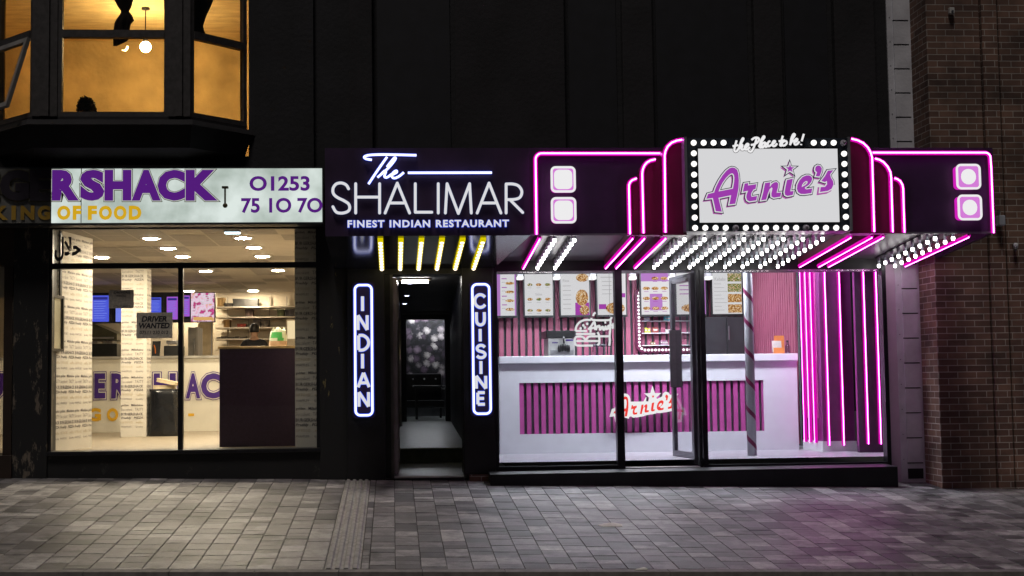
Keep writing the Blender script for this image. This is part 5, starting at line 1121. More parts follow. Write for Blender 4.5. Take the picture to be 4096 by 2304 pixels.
# slatted back wall
t = thing('slatted_back_wall', 'dusky pink vertical slats lining the wall behind the diner counter', 'wall panelling', (3, gy, GF))
m = MB(); x = gx0+.02; pit = .105
xe = at(2985, 1300, gy).x
while x < xe: m.box(x, x+.066, gy-.045, gy-.004, GF, gc-.01); x += pit
m.build('slats', [PINK2], t)
t = thing('slatted_side_wall', 'finely ribbed rose wall at the right end of the counter', 'wall panelling', (5, 3.4, GF))
SA, SB = Vector((xe+.0, gy-.02, 0)), Vector((at(3196, 1300, 2.4).x, 2.4, 0)); L = (SB-SA).length; d2 = (SB-SA)/L; n2 = Vector((d2.y, -d2.x, 0))
if n2.x > 0: n2 = -n2
m = MB(); m.hexa([tuple(SA), tuple(SB), tuple(SB-n2*.08), tuple(SA-n2*.08)]+[tuple(p+Vector((0, 0, gc-.01))) for p in (SA, SB, SB-n2*.08, SA-n2*.08)]); m.build('backing', [GREYGAP], t)
m = MB(); s = .03
while s < L-.05:
    p = lambda s_, g, z: tuple(SA+d2*s_+n2*g+Vector((0, 0, z))); m.hexa([p(s, .035, GF), p(s+.06, .035, GF), p(s+.06, .001, GF), p(s, .001, GF), p(s, .035, gc-.02), p(s+.06, .035, gc-.02), p(s+.06, .001, gc-.02), p(s, .001, gc-.02)]); s += .105
m.build('slats', [PINK2], t)

# counter
m8 = px_map(1950, 1050, 1.6095); CYD = 1.6
def r8(x0, y0, x1, y1, Y): return rc(*m8((x0, y0)), *m8((x1, y1)), Y)
a = rc(1998, 1440, 3192, 1818, CYD); cx0, cx1 = a[0], a[1]; ct = at(2500, 1421, CYD).z; lipb = at(2500, 1450, CYD).z
pn = rc(2078, 1526, 3057, 1731, CYD)
dcn = thing('diner_counter', 'white diner counter with a recessed panel of bright pink slats', 'counter', ((cx0+cx1)/2, CYD, GF))
CWHITE = mat('white_counter_laminate', (.66, .66, .72), .35, var=.04)
m = MB(); m.box(cx0, pn[0], CYD, CYD+.6, GF-.02, lipb); m.box(pn[1], cx1, CYD, CYD+.6, GF-.02, lipb); m.box(pn[0], pn[1], CYD, CYD+.6, GF-.02, pn[2]); m.box(pn[0], pn[1], CYD, CYD+.6, pn[3], lipb); m.build('carcass', [CWHITE], dcn)
m = MB(); m.box(cx0, cx1, CYD-.05, CYD+.7, lipb+.0005, ct, bev=.008); m.build('top', [CWHITE], dcn)
m = MB(); m.box(pn[0], pn[1], CYD+.06, CYD+.1, pn[2], pn[3], 0); m.build('panel_back', [GREYGAP], dcn)
m = MB(); x = pn[0]+.004; pit = (pn[1]-pn[0])/34.3
while x < pn[1]-.02: m.box(x, min(x+pit*.6, pn[1]-.001), CYD+.02, CYD+.0595, pn[2]+.001, pn[3]-.001); x += pit
m.build('slats', [PINK], dcn)
# sign on the counter front (same lettering shape, red on white)
cs = thing('counter_sign', 'white outlined sign with red italic lettering fixed to the pink counter slats', 'sign', (at(2570, 1630, CYD-.08).x, CYD-.08, at(2570, 1693, CYD-.08).z))
ox, oy = at(2570, 1630, CYD-.08).x, at(2570, 1630, CYD-.08).z
b5 = rc(2452, 1576, 2696, 1683, CYD-.08); kx = (b5[1]-b5[0])/(2158-415); kz = (b5[3]-b5[2])/(1028-376)
cf = lambda x, y, Y: (b5[0]+(x-415)*kx, Y, b5[3]-(y-376)*kz)
m = MB(); logo_layer(m, 62, CYD-.080, 0, cf); 
import mathutils
ring = [(380, 860), (470, 830), (560, 640), (700, 470), (800, 430), (900, 560), (1450, 560), (1560, 380), (1700, 520), (1940, 380), (2170, 460), (2150, 740), (1500, 840), (1000, 900), (820, 940), (700, 880), (590, 1030), (520, 900)]
m.mesh([(x, y) for x, y in ring], [tuple(range(len(ring)))], lambda v: cf(v[0], v[1], CYD-.0775), 0)
r_ = [f for f in m.b.faces]; ex = bmesh.ops.extrude_face_region(m.b, geom=r_); bmesh.ops.translate(m.b, verts=[v for v in ex['geom'] if isinstance(v, bmesh.types.BMVert)], vec=(0, .03, 0)); m.build('backplate', [E_WHITE], cs)
m = MB(); logo_layer(m, -6, CYD-.086, 0, cf); m.build('lettering', [E_RED], cs, normals=False)
m = MB()
for x in (600, 1300, 2000): q = cf(x, 720, CYD); m.box(q[0]-.006, q[0]+.006, CYD-.049, CYD+.019, q[2]-.006, q[2]+.006)
m.build('standoff', [STEEL], cs)

# menu screens
SCY = 4.72
def mscreen(u0, u1, v0, v1, label, draw):
    a = rc(u0, v0, u1, v1, SCY); t = thing('diner_menu_screen', label, 'screen', ((a[0]+a[1])/2, SCY, a[2]), 'portrait menu screens over the diner counter')
    m = MB(); m.box(a[0]-.022, a[1]+.022, SCY, SCY+.06, a[2]-.03, a[3]+.02, bev=.004); m.build('bezel', [BEZEL], t)
    m = MB(); W, H = a[1]-a[0], a[3]-a[2]
    def quad(f0, g0, f1, g1, mi, lv=1): y = SCY-.002*lv-.001; m.face([(a[0]+W*f0, y, a[2]+H*g0), (a[0]+W*f1, y, a[2]+H*g0), (a[0]+W*f1, y, a[2]+H*g1), (a[0]+W*f0, y, a[2]+H*g1)], mi)
    def disc(f, g, rf, rg, mi, lv=2):
        y = SCY-.002*lv-.001; m.face([(a[0]+W*(f+rf*math.cos(2*math.pi*i/14)), y, a[2]+H*(g+rg*math.sin(2*math.pi*i/14))) for i in range(14)], mi)
    def word(s, f0, g0, f1, g1, mi, lv=3, off=.0): text(m, s, a[0]+W*f0, a[0]+W*f1, a[2]+H*g0, a[2]+H*g1, SCY-.002*lv-.001, mi, off)
    draw(quad, disc, word); m.build('display', [E_SCREEN, E_LPURP, E_PURP, E_INK, E_GREYINK, E_FOOD, E_FOOD2], t, normals=False)
    m = MB(); m.box(a[0]+W*.3, a[1]-W*.3, SCY+.061, gy-.046, a[2]+H*.3, a[3]-H*.3); m.build('bracket', [BEZEL], t)
def d1(q, c, w):
    q(0, 0, 1, 1, 1, 0); q(.45, 0, .95, 1, 0, 1)
    for k in range(4): c(.78, .80-.21*k-.02, .16, .035, 5); q(.5, .88-.21*k, .68, .90-.21*k, 2, 2); q(.5, .80-.21*k, .62, .81-.21*k, 4, 2)
def d2_(q, c, w):
    q(0, 0, 1, 1, 0, 0); w('Sides', .38, .48, .62, .54, 4)
    for j in range(3):
        for i in range(3): c(.18+.32*i, .74-.27*j-(.08 if j else 0), .10, .035, 5 if (i+j) % 2 else 6); q(.10+.32*i, .66-.27*j-(.08 if j else 0), .24+.32*i, .67-.27*j-(.08 if j else 0), 4, 2)
def d3(q, c, w):
    q(0, 0, 1, 1, 0, 0); w('Pizza', .08, .80, .30, .86, 4)
    for k in range(6): q(.08, .70-.11*k, .36, .712-.11*k, 4, 1)
    c(.76, .90, .22, .10, 5); q(.50, .0, .99, .30, 2, 1); c(.74, .42, .22, .20, 5); c(.82, .12, .17, .12, 5, 3)
def d4(q, c, w):
    q(0, 0, 1, 1, 0, 0); q(.12, .90, .6, .915, 4, 1)
    for k in range(4): q(.16, .80-.1*k, .5, .812-.1*k, 4, 1)
    q(.04, .14, .3, .26, 2, 1); c(.62, .16, .34, .14, 5); q(.72, .42, .98, .52, 2, 1)
def d5(q, c, w):
    q(0, 0, 1, 1, 0, 0); q(.0, .80, 1, 1, 1, 1); q(.3, .1, .75, .5, 1, 1)
    for j in range(4):
        for i in range(3):
            if j == 0 and i == 0: continue
            c(.18+.32*i, .87-.24*j, .13, .04, 5, 3); q(.10+.32*i, .79-.24*j, .26+.32*i, .80-.24*j, 2, 2)
def d6(q, c, w):
    q(0, 0, 1, 1, 0, 0); q(.5, 0, 1, .9, 1, 1); c(.5, .15, .35, .1, 5); c(.7, .35, .2, .1, 6)
    for k in range(5): q(.1, .88-.1*k, .6, .90-.1*k, 2, 2)
def d7(q, c, w):
    q(0, 0, 1, 1, 0, 0); w('Kebabs', .08, .80, .45, .88, 4)
    for k in range(8): q(.06, .72-.09*k, .30+.1*(k % 3), .73-.09*k, 4, 1)
    for k in range(4): q(.52, .78-.25*k, .99, 1-.25*k-.02, 6 if k < 2 else 5, 1)
def d8(q, c, w):
    q(0, 0, 1, 1, 1, 0); q(.18, .05, .98, .80, 0, 1); w('Milkshakes', .05, .83, .62, .92, 0); q(.72, .84, .99, .99, 3, 2); w('£4.90', .74, .88, .97, .94, 0)
    for k in range(9): q(.06, .76-.055*k, .26, .775-.055*k, 3, 2)
    c(.50, .60, .14, .10, 5); c(.40, .28, .12, .12, 6); c(.62, .22, .13, .14, 2); c(.84, .26, .12, .14, 5); c(.85, .52, .1, .04, 5)
for u0, u1, lab, dr in ((1950, 2064, 'portrait menu screen in purple with hot dogs at the far left', d1), (2099, 2211, 'white menu screen headed Sides', d2_), (2243, 2357, 'menu screen with large pizza photographs down its right side', d3), (2390, 2503, 'menu screen with a burger photograph at its foot behind the mullion', d4), (2565, 2677, 'menu screen showing a grid of small pizzas', d5), (2706, 2822, 'menu screen seen through the open glass door', d6), (2850, 2967, 'menu screen headed Kebabs left of the striped pole', d7), (2990, 3115, 'purple milkshake menu screen with a price right of the striped pole', d8)):
    mscreen(u0, u1, 1097-(u0-1950)*.008, 1263-(u0-1950)*.008, lab, dr)
for i, u in enumerate((2081, 2228, 2372, 2533, 2690, 2836)):
    b = rc(u-13, 1090, u+13, 1118, 4.5)
    t = thing('spotlight', ('white spotlight between the purple and Sides screens', 'white spotlight between the Sides and pizza photograph screens', 'white spotlight between the pizza photograph and burger screens', 'white spotlight just right of the shopfront mullion', 'white spotlight between the pizza grid screen and the open door', 'white spotlight left of the Kebabs screen')[i], 'spotlight', (u/1000, 4.5, b[2]), 'white spotlights between the menu screens')
    xc = (b[0]+b[1])/2; ORG[t.name] = Vector((xc, 4.5, b[2])); t.location = ORG[t.name]
    m = MB(); m.box(b[0]+.005, b[1]-.005, 4.5, 4.62, (b[2]+b[3])/2, b[3], bev=.01); m.tube([(xc, 4.56, b[3]), (xc, 4.56, gc)], .012); m.build('body', [WHITE], t)
    m = MB(); m.box(b[0], b[1], 4.47, 4.62, b[2], (b[2]+b[3])/2-.002, bev=.012); m.build('lens', [em('spot_white', (1, .98, 1), 1.3)], t)

# hatch with bulbs and its shelf of goods
HY = 4.9
h0, h1 = at(2541, 1330, HY).x, at(2790, 1330, HY).x; hz0, hz1 = at(2600, 1412, HY).z, at(2600, 1150, HY).z
t = thing('bulb_mirror_frame', 'round cornered maroon frame lined with white bulbs around the shelf alcove', 'frame', ((h0+h1)/2, HY, hz0))
o1 = rrect(h0, h1, hz0, hz1, .12, 6); i1 = rrect(h0+.085, h1-.085, hz0+.075, hz1-.075, .05, 6); m = MB(); n = len(o1)
MAR = mat('maroon_gloss', (.11, .012, .05), .3)
for y0 in (HY-.06,):
    A = [m.b.verts.new((x, y0, z)) for x, z in o1]; B = [m.b.verts.new((x, y0, z)) for x, z in i1]; A2 = [m.b.verts.new((x, HY+.05, z)) for x, z in o1]; B2 = [m.b.verts.new((x, HY+.05, z)) for x, z in i1]
    for i in range(n):
        j = (i+1) % n
        for q in ((A[i], A[j], B[j], B[i]), (A[i], A2[i], A2[j], A[j]), (B[i], B[j], B2[j], B2[i]), (A2[i], B2[i], B2[j], A2[j])): m.b.faces.new(q)
m.build('frame_ring', [MAR], t)
mid = rrect(h0+.045, h1-.045, hz0+.042, hz1-.042, .09, 6); per = [Vector((x, 0, z)) for x, z in mid]; tot = sum((per[(i+1) % n]-per[i]).length for i in range(n)); cnt = int(tot/.052); step = tot/cnt; pos = []; acc = 0; i = 0; seglen = (per[1]-per[0]).length; dd = 0
for kk in range(cnt):
    target = kk*step
    while acc+seglen < target: acc += seglen; i += 1; seglen = (per[(i+1) % n]-per[i % n]).length
    f = (target-acc)/seglen; pos.append(per[i % n].lerp(per[(i+1) % n], f))
bm2 = MB(); bm2.ball((0, 0, 0), .018, 0, 10, 6); hb = bpy.data.meshes.new('light_bulb'); bm2.b.to_mesh(hb); bm2.b.free(); hb.materials.append(em('alcove_bulb', (1, .98, 1), 2.2))
for p in pos:
    o = bpy.data.objects.new('light_bulb', hb); COL.objects.link(o); o.parent = t; o.location = Vector((p.x, HY-.072, p.z))-ORG[t.name]
t = thing('goods_shelves', 'grey alcove shelves of small goods inside the bulb lined frame', 'shelves', ((h0+h1)/2, HY, hz0))
m = MB(); m.box(h0+.086, h1-.086, gy-.005, gy-.001, hz0+.076, hz1-.076); m.build('back', [mat('alcove_grey', (.10, .10, .11), .7)], t)
zz_ = [at(2650, v, HY).z for v in (1283, 1331, 1380)]
for z in zz_: m = MB(); m.box(h0+.088, h1-.088, HY-.055, gy-.006, z-.012, z); m.build('shelf', [WHITE], t)
def goods(u0, u1, zi, h, col, label, n=1, rough=.5):
    x0, x1 = at(u0, 1330, HY).x, at(u1, 1330, HY).x; z = zz_[zi]; m = MB(); mm = mat('goods_colour', col, rough, var=.2, scale=40); W = (x1-x0)/n
    for k in range(n):
        hh = h*(1-.12*((k*3) % 4)/3)
        m.prism(rrect(x0+W*k+.001, x0+W*(k+1)-.002, z+.001, z+hh, min(W, hh)*.15, 2), HY-.04, HY+.0); m.box(x0+W*k+W*.15, x0+W*(k+1)-W*.15, HY-.0415, HY-.0405, z+hh*.35, z+hh*.7, 1)
    tag(m.build('shelf_goods', [mm, PAPER], loc=((x0+x1)/2, HY, z)), label, 'goods', 'goods on the alcove shelves')
goods(2577, 2600, 1, .075, (.60, .55, .04), 'bright yellow packet on the middle alcove shelf', 2)
goods(2608, 2631, 1, .08, (.28, .05, .04), 'red jar on the middle alcove shelf')
goods(2660, 2684, 1, .05, (.55, .50, .50), 'clear tub of sweets on the middle alcove shelf')
goods(2686, 2700, 1, .11, (.06, .30, .10), 'green packet by the door edge on the middle alcove shelf')
goods(2600, 2620, 2, .05, (.28, .18, .06), 'dark and gold tins on the lowest alcove shelf', 2)
goods(2640, 2668, 2, .07, (.30, .15, .25), 'row of thin purple and white sachets on the lowest alcove shelf', 4)
goods(2680, 2700, 2, .07, (.28, .08, .08), 'small red pack at the right of the lowest alcove shelf')
goods(2576, 2598, 0, .06, (.20, .22, .35), 'blue grey packs on the upper alcove shelf', 3)
goods(2655, 2690, 0, .06, (.05, .40, .50), 'turquoise bowl on the upper alcove shelf')

# black fridge, drinks machine, dispenser jar
a = rc(2815, 1262, 2978, 1425, 4.3); t = thing('black_fridge', 'matt black double door fridge behind the counter left of the striped pole', 'fridge', ((a[0]+a[1])/2, 4.3, GF)); BF = mat('black_fridge_front', (.028, .028, .032), .35, var=.3, scale=4)
m = MB(); m.box(a[0], a[1], 4.34, 4.92, GF-.019, a[3]-.015); m.build('cabinet', [BF], t); xm_ = a[0]+(a[1]-a[0])*.57
for x0, x1 in ((a[0]+.004, xm_-.003), (xm_+.003, a[1]-.004)): m = MB(); m.box(x0, x1, 4.30, 4.339, GF+.06, a[3]-.02, bev=.004); m.build('door', [BF], t)
m = MB(); m.box(xm_+.02, xm_+.03, 4.27, 4.299, (a[2]+a[3])/2-.06, (a[2]+a[3])/2+.14); m.build('handle', [STEEL], t)
a = rc(2184, 1322, 2299, 1428, 3.2); t = thing('drinks_machine', 'white drinks machine with a black top and black tap behind the counter', 'machine', ((a[0]+a[1])/2, 3.2, ct-.25)); H = a[3]-a[2]; W = a[1]-a[0]
m = MB(); m.box(a[0]+.03, a[1], 3.2, 3.7, a[2]-.25, a[2]+H*.72, bev=.008); m.build('body', [mat('machine_white', (.50, .50, .48), .4)], t)
m = MB(); m.box(a[0], a[1], 3.17, 3.72, a[2]+H*.725, a[3], bev=.01); m.build('top', [BEZEL], t)
m = MB(); m.box(a[0]+.06, a[1]-.02, 3.19, 3.199, a[2]-.2, a[2]+H*.28, bev=.003); m.build('drip_panel', [STEEL], t)
cx_, cz_ = a[0]+W*.60, a[2]+H*.36; m = MB()
for i in range(-3, 4): m.ball((cx_+i*.022, 3.13, cz_-.006*abs(i)), .035, 0, 10, 8, (.5, .9, 1.5))
m.tube([(cx_, 3.13, cz_+.05), (cx_, 3.15, cz_+.14)], .012); m.build('tap', [BEZEL], t)
m = MB(); m.box(a[0]+.08, a[0]+.16, 3.196, 3.1995, a[2]+H*.52, a[2]+H*.56); m.box(a[1]-.12, a[1]-.02, 3.196, 3.1995, a[2]+H*.60, a[2]+H*.66); m.build('label_plate', [PURPLEINK], t)
tb = MB(); x0b, x1b = gx0+.05, cx1-.1; tb.box(x0b, x1b, 2.9, 3.8, ct-.30, ct-.26); [tb.box(x, x+.05, y, y+.05, GF-.019, ct-.301) for x in (x0b, 2.6, x1b-.05) for y in (2.95, 3.7)]; tag(tb.build('back_worktop', [STEEL], loc=(2.6, 3.3, GF)), 'steel worktop behind the white diner counter', 'worktop')
a = rc(2376, 1383, 2424, 1428, 2.0); t = thing('drink_dispenser', 'clear square drink dispenser with a black tap behind the burger neon', 'dispenser', ((a[0]+a[1])/2, 2.05, ct))
m = MB(); m.box(a[0], a[1], 2.0, 2.16, ct+.001, a[3], bev=.012); m.build('tank', [glass_mat('acrylic', (.80, .80, .84), 1.5)], t)
m = MB(); m.box(a[0]-.004, a[1]+.004, 1.996, 2.164, a[3]+.0005, a[3]+.018, bev=.004); m.build('lid', [STEEL], t)
m = MB(); m.tube(smooth([(a[1]+.03, 2.05, ct+.02), (a[1]+.03, 2.05, a[3]+.02), (a[1]+.05, 2.05, a[3]+.06), (a[1]+.09, 2.05, a[3]+.05)], 4), .009); m.build('tap', [BEZEL], t)
# leaflet holder and bottle at the counter end
a = rc(3090, 1342, 3140, 1418, 1.9); t = thing('leaflet_holder', 'orange card holder filled with white leaflets at the counter end', 'leaflet holder', ((a[0]+a[1])/2, 1.9, ct))
OR = mat('orange_card', (.62, .20, .05), .6); m = MB(); m.box(a[0]+.03, a[1], 1.93, 1.94, ct+.001, a[3]); m.box(a[0], a[1]-.02, 1.86, 1.868, ct+.001, ct+.08); m.box(a[0], a[1]-.02, 1.868, 1.93, ct+.001, ct+.01); m.build('card', [OR], t)
m = MB()
for k in range(4): x = a[0]-.005+.03*k; m.hexa([(x, 1.875+.01*k, ct+.02), (x+.035, 1.875+.01*k, ct+.02), (x+.035, 1.879+.01*k, ct+.02), (x, 1.879+.01*k, ct+.02), (x-.01, 1.878+.012*k, ct+.165), (x+.03, 1.878+.012*k, ct+.165), (x+.03, 1.882+.012*k, ct+.165), (x-.01, 1.882+.012*k, ct+.165)])
m.build('leaflets', [PAPER], t)
c = at(3151, 1418, 1.9); t = thing('glass_bottle', 'small clear glass bottle beside the orange leaflet holder', 'bottle', (c.x, 1.9, ct)); m = MB(); m.lathe((c.x, 1.9, ct+.001), [(.03, 0), (.033, .02), (.033, .09), (.015, .125), (.013, .15)], 0, 14); m.build('body', [glass_mat('bottle_glass', (.7, .72, .75), 1.5)], t)
m = MB(); m.lathe((c.x, 1.9, ct+.1512), [(.015, 0), (.015, .018)], 0, 12); m.build('cap', [BEZEL], t)

# neon burger hung inside the glass
mbg = px_map(2250, 1220, 3.9); NY = .12; t = thing('burger_neon', 'white neon of a burger and fries box with script hung inside the window', 'neon sign', at(2375, 1390, NY)); m = MB()
for s in ([(205, 405), (206, 372), (225, 320), (265, 272), (320, 242), (380, 231), (440, 236)], [(205, 405), (290, 405), (378, 405)], [(210, 452), (510, 452)], [(205, 505), (230, 492), (308, 496), (365, 538), (418, 492), (560, 489), (735, 487)], [(205, 505), (194, 535), (200, 600), (240, 632), (475, 632)], [(215, 562), (560, 562)], [(572, 492), (576, 560), (570, 602), (545, 625)], [(545, 425), (565, 458), (572, 492)], [(450, 200), (456, 225), (500, 236), (650, 238), (740, 230), (768, 190)], [(750, 238), (745, 370), (735, 487), (738, 560), (730, 635)],
          [(405, 382), (455, 320), (490, 268), (506, 292), (512, 390)], [(400, 378), (500, 352)], [(440, 380), (436, 430)], [(522, 392), (540, 332), (560, 342), (576, 322), (586, 388), (610, 350), (630, 342), (636, 384), (660, 378), (672, 332), (684, 378), (718, 350), (732, 322), (712, 330), (720, 368), (748, 350)], [(655, 275), (680, 270)], [(800, 288), (776, 320), (802, 342), (770, 362)], [(478, 172), (490, 138), (516, 120)]):
    stroke(m, s, mbg, NY, .0115, 0, True, .8, 8)
for x, y in ((385, 293), (325, 318), (350, 352), (283, 365)): m.ball(at(*mbg((x, y)), NY), .014, 0, 10, 6, (1, .6, 1.1))
m.build('tube', [E_WHITE], t)
q = rc(*mbg((440, 190)), *mbg((760, 650)), NY+.02); m = MB(); m.box(q[0], q[1], NY+.014, NY+.018, q[2], q[3]); m.build('acrylic_backing', [glass_mat('grey_acrylic', (.62, .64, .66))], t)
m = MB()
for x in (470, 740): p = at(*mbg((x, 195)), NY+.016); m.tube([(p.x, NY+.016, p.z), (p.x, NY+.016, ZF+.3)], .0015)
m.build('wire', [STEEL], t)

# striped pole
PYY = .6; px0 = at(3000, 1480, PYY).x; rad = .052
t = thing('striped_pole', 'grey round pole with a thin maroon spiral stripe inside the window', 'pole', (px0, PYY, GF))
m = MB(); m.lathe((px0, PYY, GF-.02), [(rad, 0), (rad, gc-GF+.02)], 0, 24); m.build('shaft', [mat('grey_pole_paint', (.42, .42, .46), .4, var=.06)], t)
m = MB(); ns = 260; V0 = None
for i in range(ns+1):
    z = GF+(gc-GF)*i/ns; a_ = -2*math.pi*(z-GF)/.333+.6; row = [m.b.verts.new((px0+(rad+.0015)*math.cos(a_), PYY+(rad+.0015)*math.sin(a_), z+dz)) for dz in (-.030, .030)]
    if V0: m.b.faces.new((V0[0], row[0], row[1], V0[1])).smooth = True
    V0 = row
m.build('spiral_stripe', [mat('maroon_stripe', (.20, .018, .085), .4)], t, normals=False)

# neon pillar at the right end
np_ = thing('neon_pillar', 'magenta lit corner pillar carrying five vertical pink neon tubes', 'pillar', (5.1, 1.2, GF)); MAGP = mat('plum_panel', (.16, .02, .13), .35, var=.15)
A3, B3, C3 = Vector((at(3206, 1480, 1.62).x, 1.62, 0)), Vector((at(3285, 1480, 1.12).x, 1.12, 0)), Vector((at(3412, 1480, 1.12).x, 1.12, 0)); D3 = Vector((C3.x, 1.62, 0))
m = MB(); m.prism([(0, 0)]*0 or [(0, 0), (1, 0), (1, 1)], 0, 1) if False else None
zb = GF+.10
for P_, z0, z1, g, mt_ in ((None, GF-.019, zb, .012, WHITE), (None, zb, gc-.01, 0, MAGP)):
    m = MB(); off = Vector((-g, -g, 0)); pts = [A3+off, B3+off, C3+Vector((g, -g, 0)), D3+Vector((g, 0, 0))]
    lo = [m.b.verts.new((p.x, p.y, z0)) for p in pts]; hi = [m.b.verts.new((p.x, p.y, z1)) for p in pts]; m.b.faces.new(lo[::-1]); m.b.faces.new(hi)
    for i in range(4): m.b.faces.new((lo[i], lo[(i+1) % 4], hi[(i+1) % 4], hi[i]))
    m.build('skirting' if g else 'core', [mt_], np_)
dl = (B3-A3).normalized(); nl = Vector((dl.y, -dl.x, 0)); nl = -nl if nl.y > 0 else nl; LL = (B3-A3).length
m = MB()
for k in range(3):
    s0 = LL*(.30+.23*k); p = lambda s_, g, z: tuple(A3+dl*s_+nl*g+Vector((0, 0, z))); m.hexa([p(s0-.045, .012, .56), p(s0+.045, .012, .56), p(s0+.045, .0005, .56), p(s0-.045, .0005, .56), p(s0-.045, .012, gc-.02), p(s0+.045, .012, gc-.02), p(s0+.045, .0005, gc-.02), p(s0-.045, .0005, gc-.02)])
m.build('pink_batten', [PINK], np_)
zt_b = at(3240, 1768, 1.4).z
def vneon(p, nrm, z0, parent):
    q0, q1 = Vector((p.x, p.y, z0)), Vector((p.x, p.y, gc-.03)); m = MB(); m.tube([q0, q1], .021, 1, 8); m.tube([q0+nrm*.014, q1+nrm*.016], .0075, 0, 8); m.build('neon_tube', [E_PINK, E_MAG], parent)
for k in range(3): vneon(A3+dl*(LL*(.24+.26*k))+nl*.03, nl, zt_b, np_)
for u in (3306, 3364): x = at(u, 1480, 1.1).x; vneon(Vector((x, 1.09, 0)), Vector((0, -1, 0)), at(u, 1781, 1.1).z, np_)
rp = thing('neon_reflection_panel', 'added dark plum panel with two pink tubes standing in for neon reflections by the right frame', 'panel', (5.6, .8, GF)); PLUMD = mat('dark_plum_panel', (.055, .012, .050), .3, var=.2)  # board and tubes added to imitate reflections of the pink neon
xp0, xp1 = at(3428, 1480, .8).x, at(3545, 1480, .6).x+.1
m = MB(); m.box(xp0, xp1+.3, .80, .86, GF-.019, gc-.01); m.build('board', [PLUMD], rp)
for u in (3462, 3512): x = at(u, 1480, .78).x; vneon(Vector((x, .775, 0)), Vector((0, -1, 0)), at(u, 1776, .78).z, rp)

# right hand return pier
a = rc(3552, 1050, 3591, 1900, -.01)
t = thing('lilac_pier', 'narrow pale lilac pier closing the right side of the diner front', 'pier', ((a[0]+a[1])/2, 0, -.1)); m = MB(); m.box(XD['r1']+.001, at(3592, 1480, -.01).x, -.012, .088, -.25, ZR+.02, bev=.006); m.build('pier_body', [PALEPINK], t)

# white panelled column box
c0, c1 = at(3592, 1480, -.02).x+.002, at(3698, 1480, -.02).x
t = thing('panelled_duct', 'tall white boxed duct with riveted panels between the diner and the brick wall', 'duct', ((c0+c1)/2, 0, -.15)); DW = mat('weathered_white_duct', (.66, .66, .70), .5, var=.15, scale=5, bump=.2)
GAP = mat('dark_gap', (.01, .01, .012), .8)
m = MB(); m.box(c0, c1, -.02, .35, -.3, 8.5); m.build('casing', [DW], t)
m = MB(); z = .10; k = 0
wi0, wi1 = c0+.07, c1-.055
while z < 8.3:
    m.box(wi0, wi1, -.034, -.0205, z+.006, z+.262, 0, bev=.002); z += .272
m.build('panel', [DW], t)
m = MB(); z = .10
while z < 8.3: m.box(wi0-.002, wi1+.002, -.026, -.0203, z-.005, z+.005); z += .272
m.box(wi0, wi1, -.03, -.0204, -.07, .04); m.build('panel_seam', [GAP], t)
m = MB(); z = .14
while z < 8.3:
    for x in (c0+.03, c1-.025): m.ball((x, -.021, z), .006, 0, 6, 4)
    z += .272
m.build('rivets', [GREYTRIM], t)

# ------------------------------------------------------------------ BRICK BUILDING on the right
def brick_mat():
    m = bpy.data.materials.new('dark_brick'); n, l, o = _links(m); p = n.new('ShaderNodeBsdfPrincipled'); l.new(p.outputs[0], o.inputs[0]); p.inputs['Roughness'].default_value = .85
    tc = n.new('ShaderNodeTexCoord'); sep = n.new('ShaderNodeSeparateXYZ'); l.new(tc.outputs['Object'], sep.inputs[0]); ad = n.new('ShaderNodeMath'); l.new(sep.outputs[0], ad.inputs[0]); l.new(sep.outputs[1], ad.inputs[1]); cb = n.new('ShaderNodeCombineXYZ'); l.new(ad.outputs[0], cb.inputs[0]); l.new(sep.outputs[2], cb.inputs[1])
    b = n.new('ShaderNodeTexBrick'); b.inputs['Scale'].default_value = 1; b.inputs['Brick Width'].default_value = .205; b.inputs['Row Height'].default_value = .0685; b.inputs['Mortar Size'].default_value = .0045; b.inputs['Bias'].default_value = -.1
    b.inputs['Color1'].default_value = (.20, .115, .085, 1); b.inputs['Color2'].default_value = (.095, .055, .045, 1); b.inputs['Mortar'].default_value = (.38, .34, .31, 1); l.new(cb.outputs[0], b.inputs['Vector'])
    z = n.new('ShaderNodeTexNoise'); z.inputs['Scale'].default_value = 3.5; z.inputs['Detail'].default_value = 7; l.new(tc.outputs['Object'], z.inputs['Vector']); r = n.new('ShaderNodeValToRGB'); r.color_ramp.elements[0].position, r.color_ramp.elements[1].position = .3, .7; r.color_ramp.elements[0].color = (.55, .55, .55, 1); r.color_ramp.elements[1].color = (1.35, 1.3, 1.25, 1); l.new(z.outputs[0], r.inputs[0])
    k = n.new('ShaderNodeMix'); k.data_type = 'RGBA'; k.blend_type = 'MULTIPLY'; k.inputs[0].default_value = 1; l.new(b.outputs[0], k.inputs[6]); l.new(r.outputs[0], k.inputs[7]); l.new(k.outputs[2], p.inputs['Base Color'])
    bp = n.new('ShaderNodeBump'); bp.invert = True; bp.inputs['Strength'].default_value = .7; bp.inputs['Distance'].default_value = .008; l.new(b.outputs['Fac'], bp.inputs['Height']); l.new(bp.outputs[0], p.inputs['Normal']); return m
BRICK = brick_mat(); BYY = -.43
bb = thing('brick_building', 'dark brown brick building with a shallow pilaster at the right edge', 'building', (7, 0, -.15))
b0 = at(3766, 1850, BYY).x; g1, g2 = at(3972, 1480, BYY).x, at(4042, 1480, BYY).x
m = MB(); m.box(b0, g1-.012, BYY, .4, -.4, 8.5); m.box(g1-.012, g1+.012, BYY+.05, .4, -.4, 8.5); m.box(g2-.012, g2+.012, BYY+.05, .4, -.4, 8.5); m.box(g2+.012, 12, BYY, .4, -.4, 8.5); m.box(c1+.002, b0, .05, .4, -.4, 8.5); m.build('wall', [BRICK], bb)
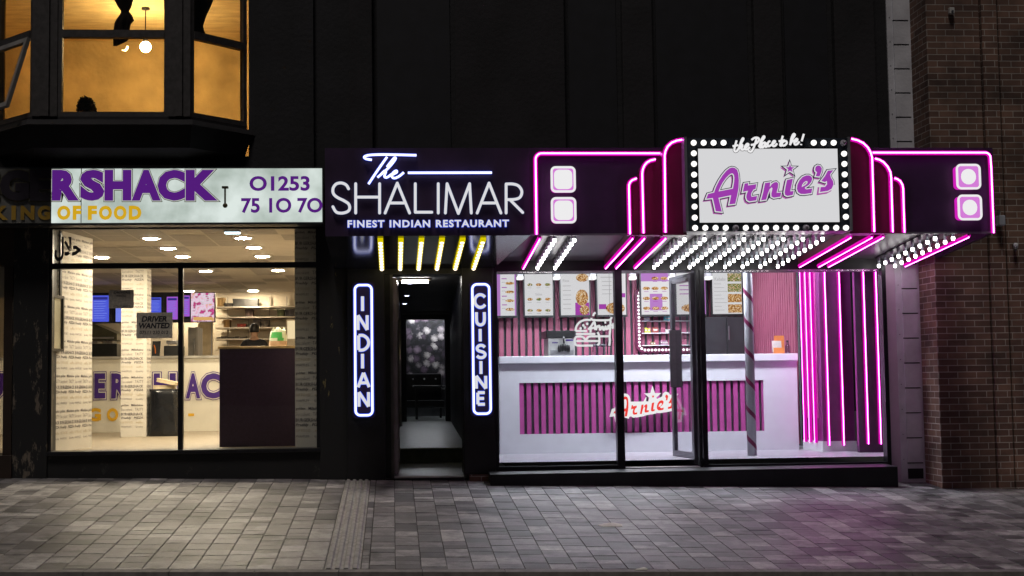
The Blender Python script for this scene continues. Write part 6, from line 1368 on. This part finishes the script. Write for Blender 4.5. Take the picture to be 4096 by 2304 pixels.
m = MB(); m.box(g1+.0121, g2-.0121, BYY-.015, .4, -.4, 8.5); m.build('pilaster', [BRICK], bb)
def fitting(name, label, cat, u, v, fn):
    c = at(u, v, BYY); t = thing(name, label, cat, (c.x, BYY, c.z)); fn(t, c)
def alarm(t, c):
    m = MB(); m.box(c.x-.028, c.x+.028, BYY-.05, BYY-.0005, c.z-.036, c.z+.036, bev=.01); m.build('case', [mat('dirty_white_plastic', (.45, .44, .42), .5)], t); m = MB(); m.lathe((c.x, BYY-.05, c.z-.01), [(.014, -.0), (.012, -.010)], 0, 10, 'Y'); m.build('strobe', [STEEL], t)
fitting('alarm_box', 'small pale alarm box high on the brick wall', 'alarm box', 3801, 47, alarm)
def sensor(t, c):
    m = MB(); m.box(c.x-.012, c.x+.012, BYY-.04, BYY-.0005, c.z+.012, c.z+.03); m.build('mount', [STEEL], t); m = MB(); m.lathe((c.x, BYY-.055, c.z-.035), [(.012, 0), (.024, .008), (.026, .05), (.016, .064)], 0, 14); m.build('head', [mat('sensor_white', (.55, .56, .6), .4)], t); m = MB(); m.lathe((c.x, BYY-.055, c.z-.058), [(.008, 0), (.010, .0225)], 0, 10); m.build('lens', [BULBOFF], t)
fitting('motion_sensor', 'small white motion sensor on the brick wall right of the marquee', 'sensor', 4053, 985, sensor)
def flood(t, c):
    m = MB(); m.box(c.x-.03, c.x+.035, BYY-.12, BYY-.03, c.z-.06, c.z+.05, bev=.01); m.build('housing', [mat('flood_grey', (.42, .44, .50), .4)], t); m = MB(); m.box(c.x-.008, c.x+.008, BYY-.06, BYY-.0005, c.z+.05, c.z+.12); m.build('bracket', [STEEL], t)
fitting('floodlight', 'pale unlit floodlight peeping past the right end of the marquee', 'floodlight', 3988, 885, flood)
# bare brick scrap under the right restaurant pier
a = rc(1878, 1896, 1972, 1920, -.03); m = MB(); m.box(a[0], a[1], -.05, .3, -.1, .054)
tag(m.build('brick_footing', [BRICK], loc=((a[0]+a[1])/2, -.05, -.1)), 'strip of bare worn brick under the right restaurant pier', 'brickwork')
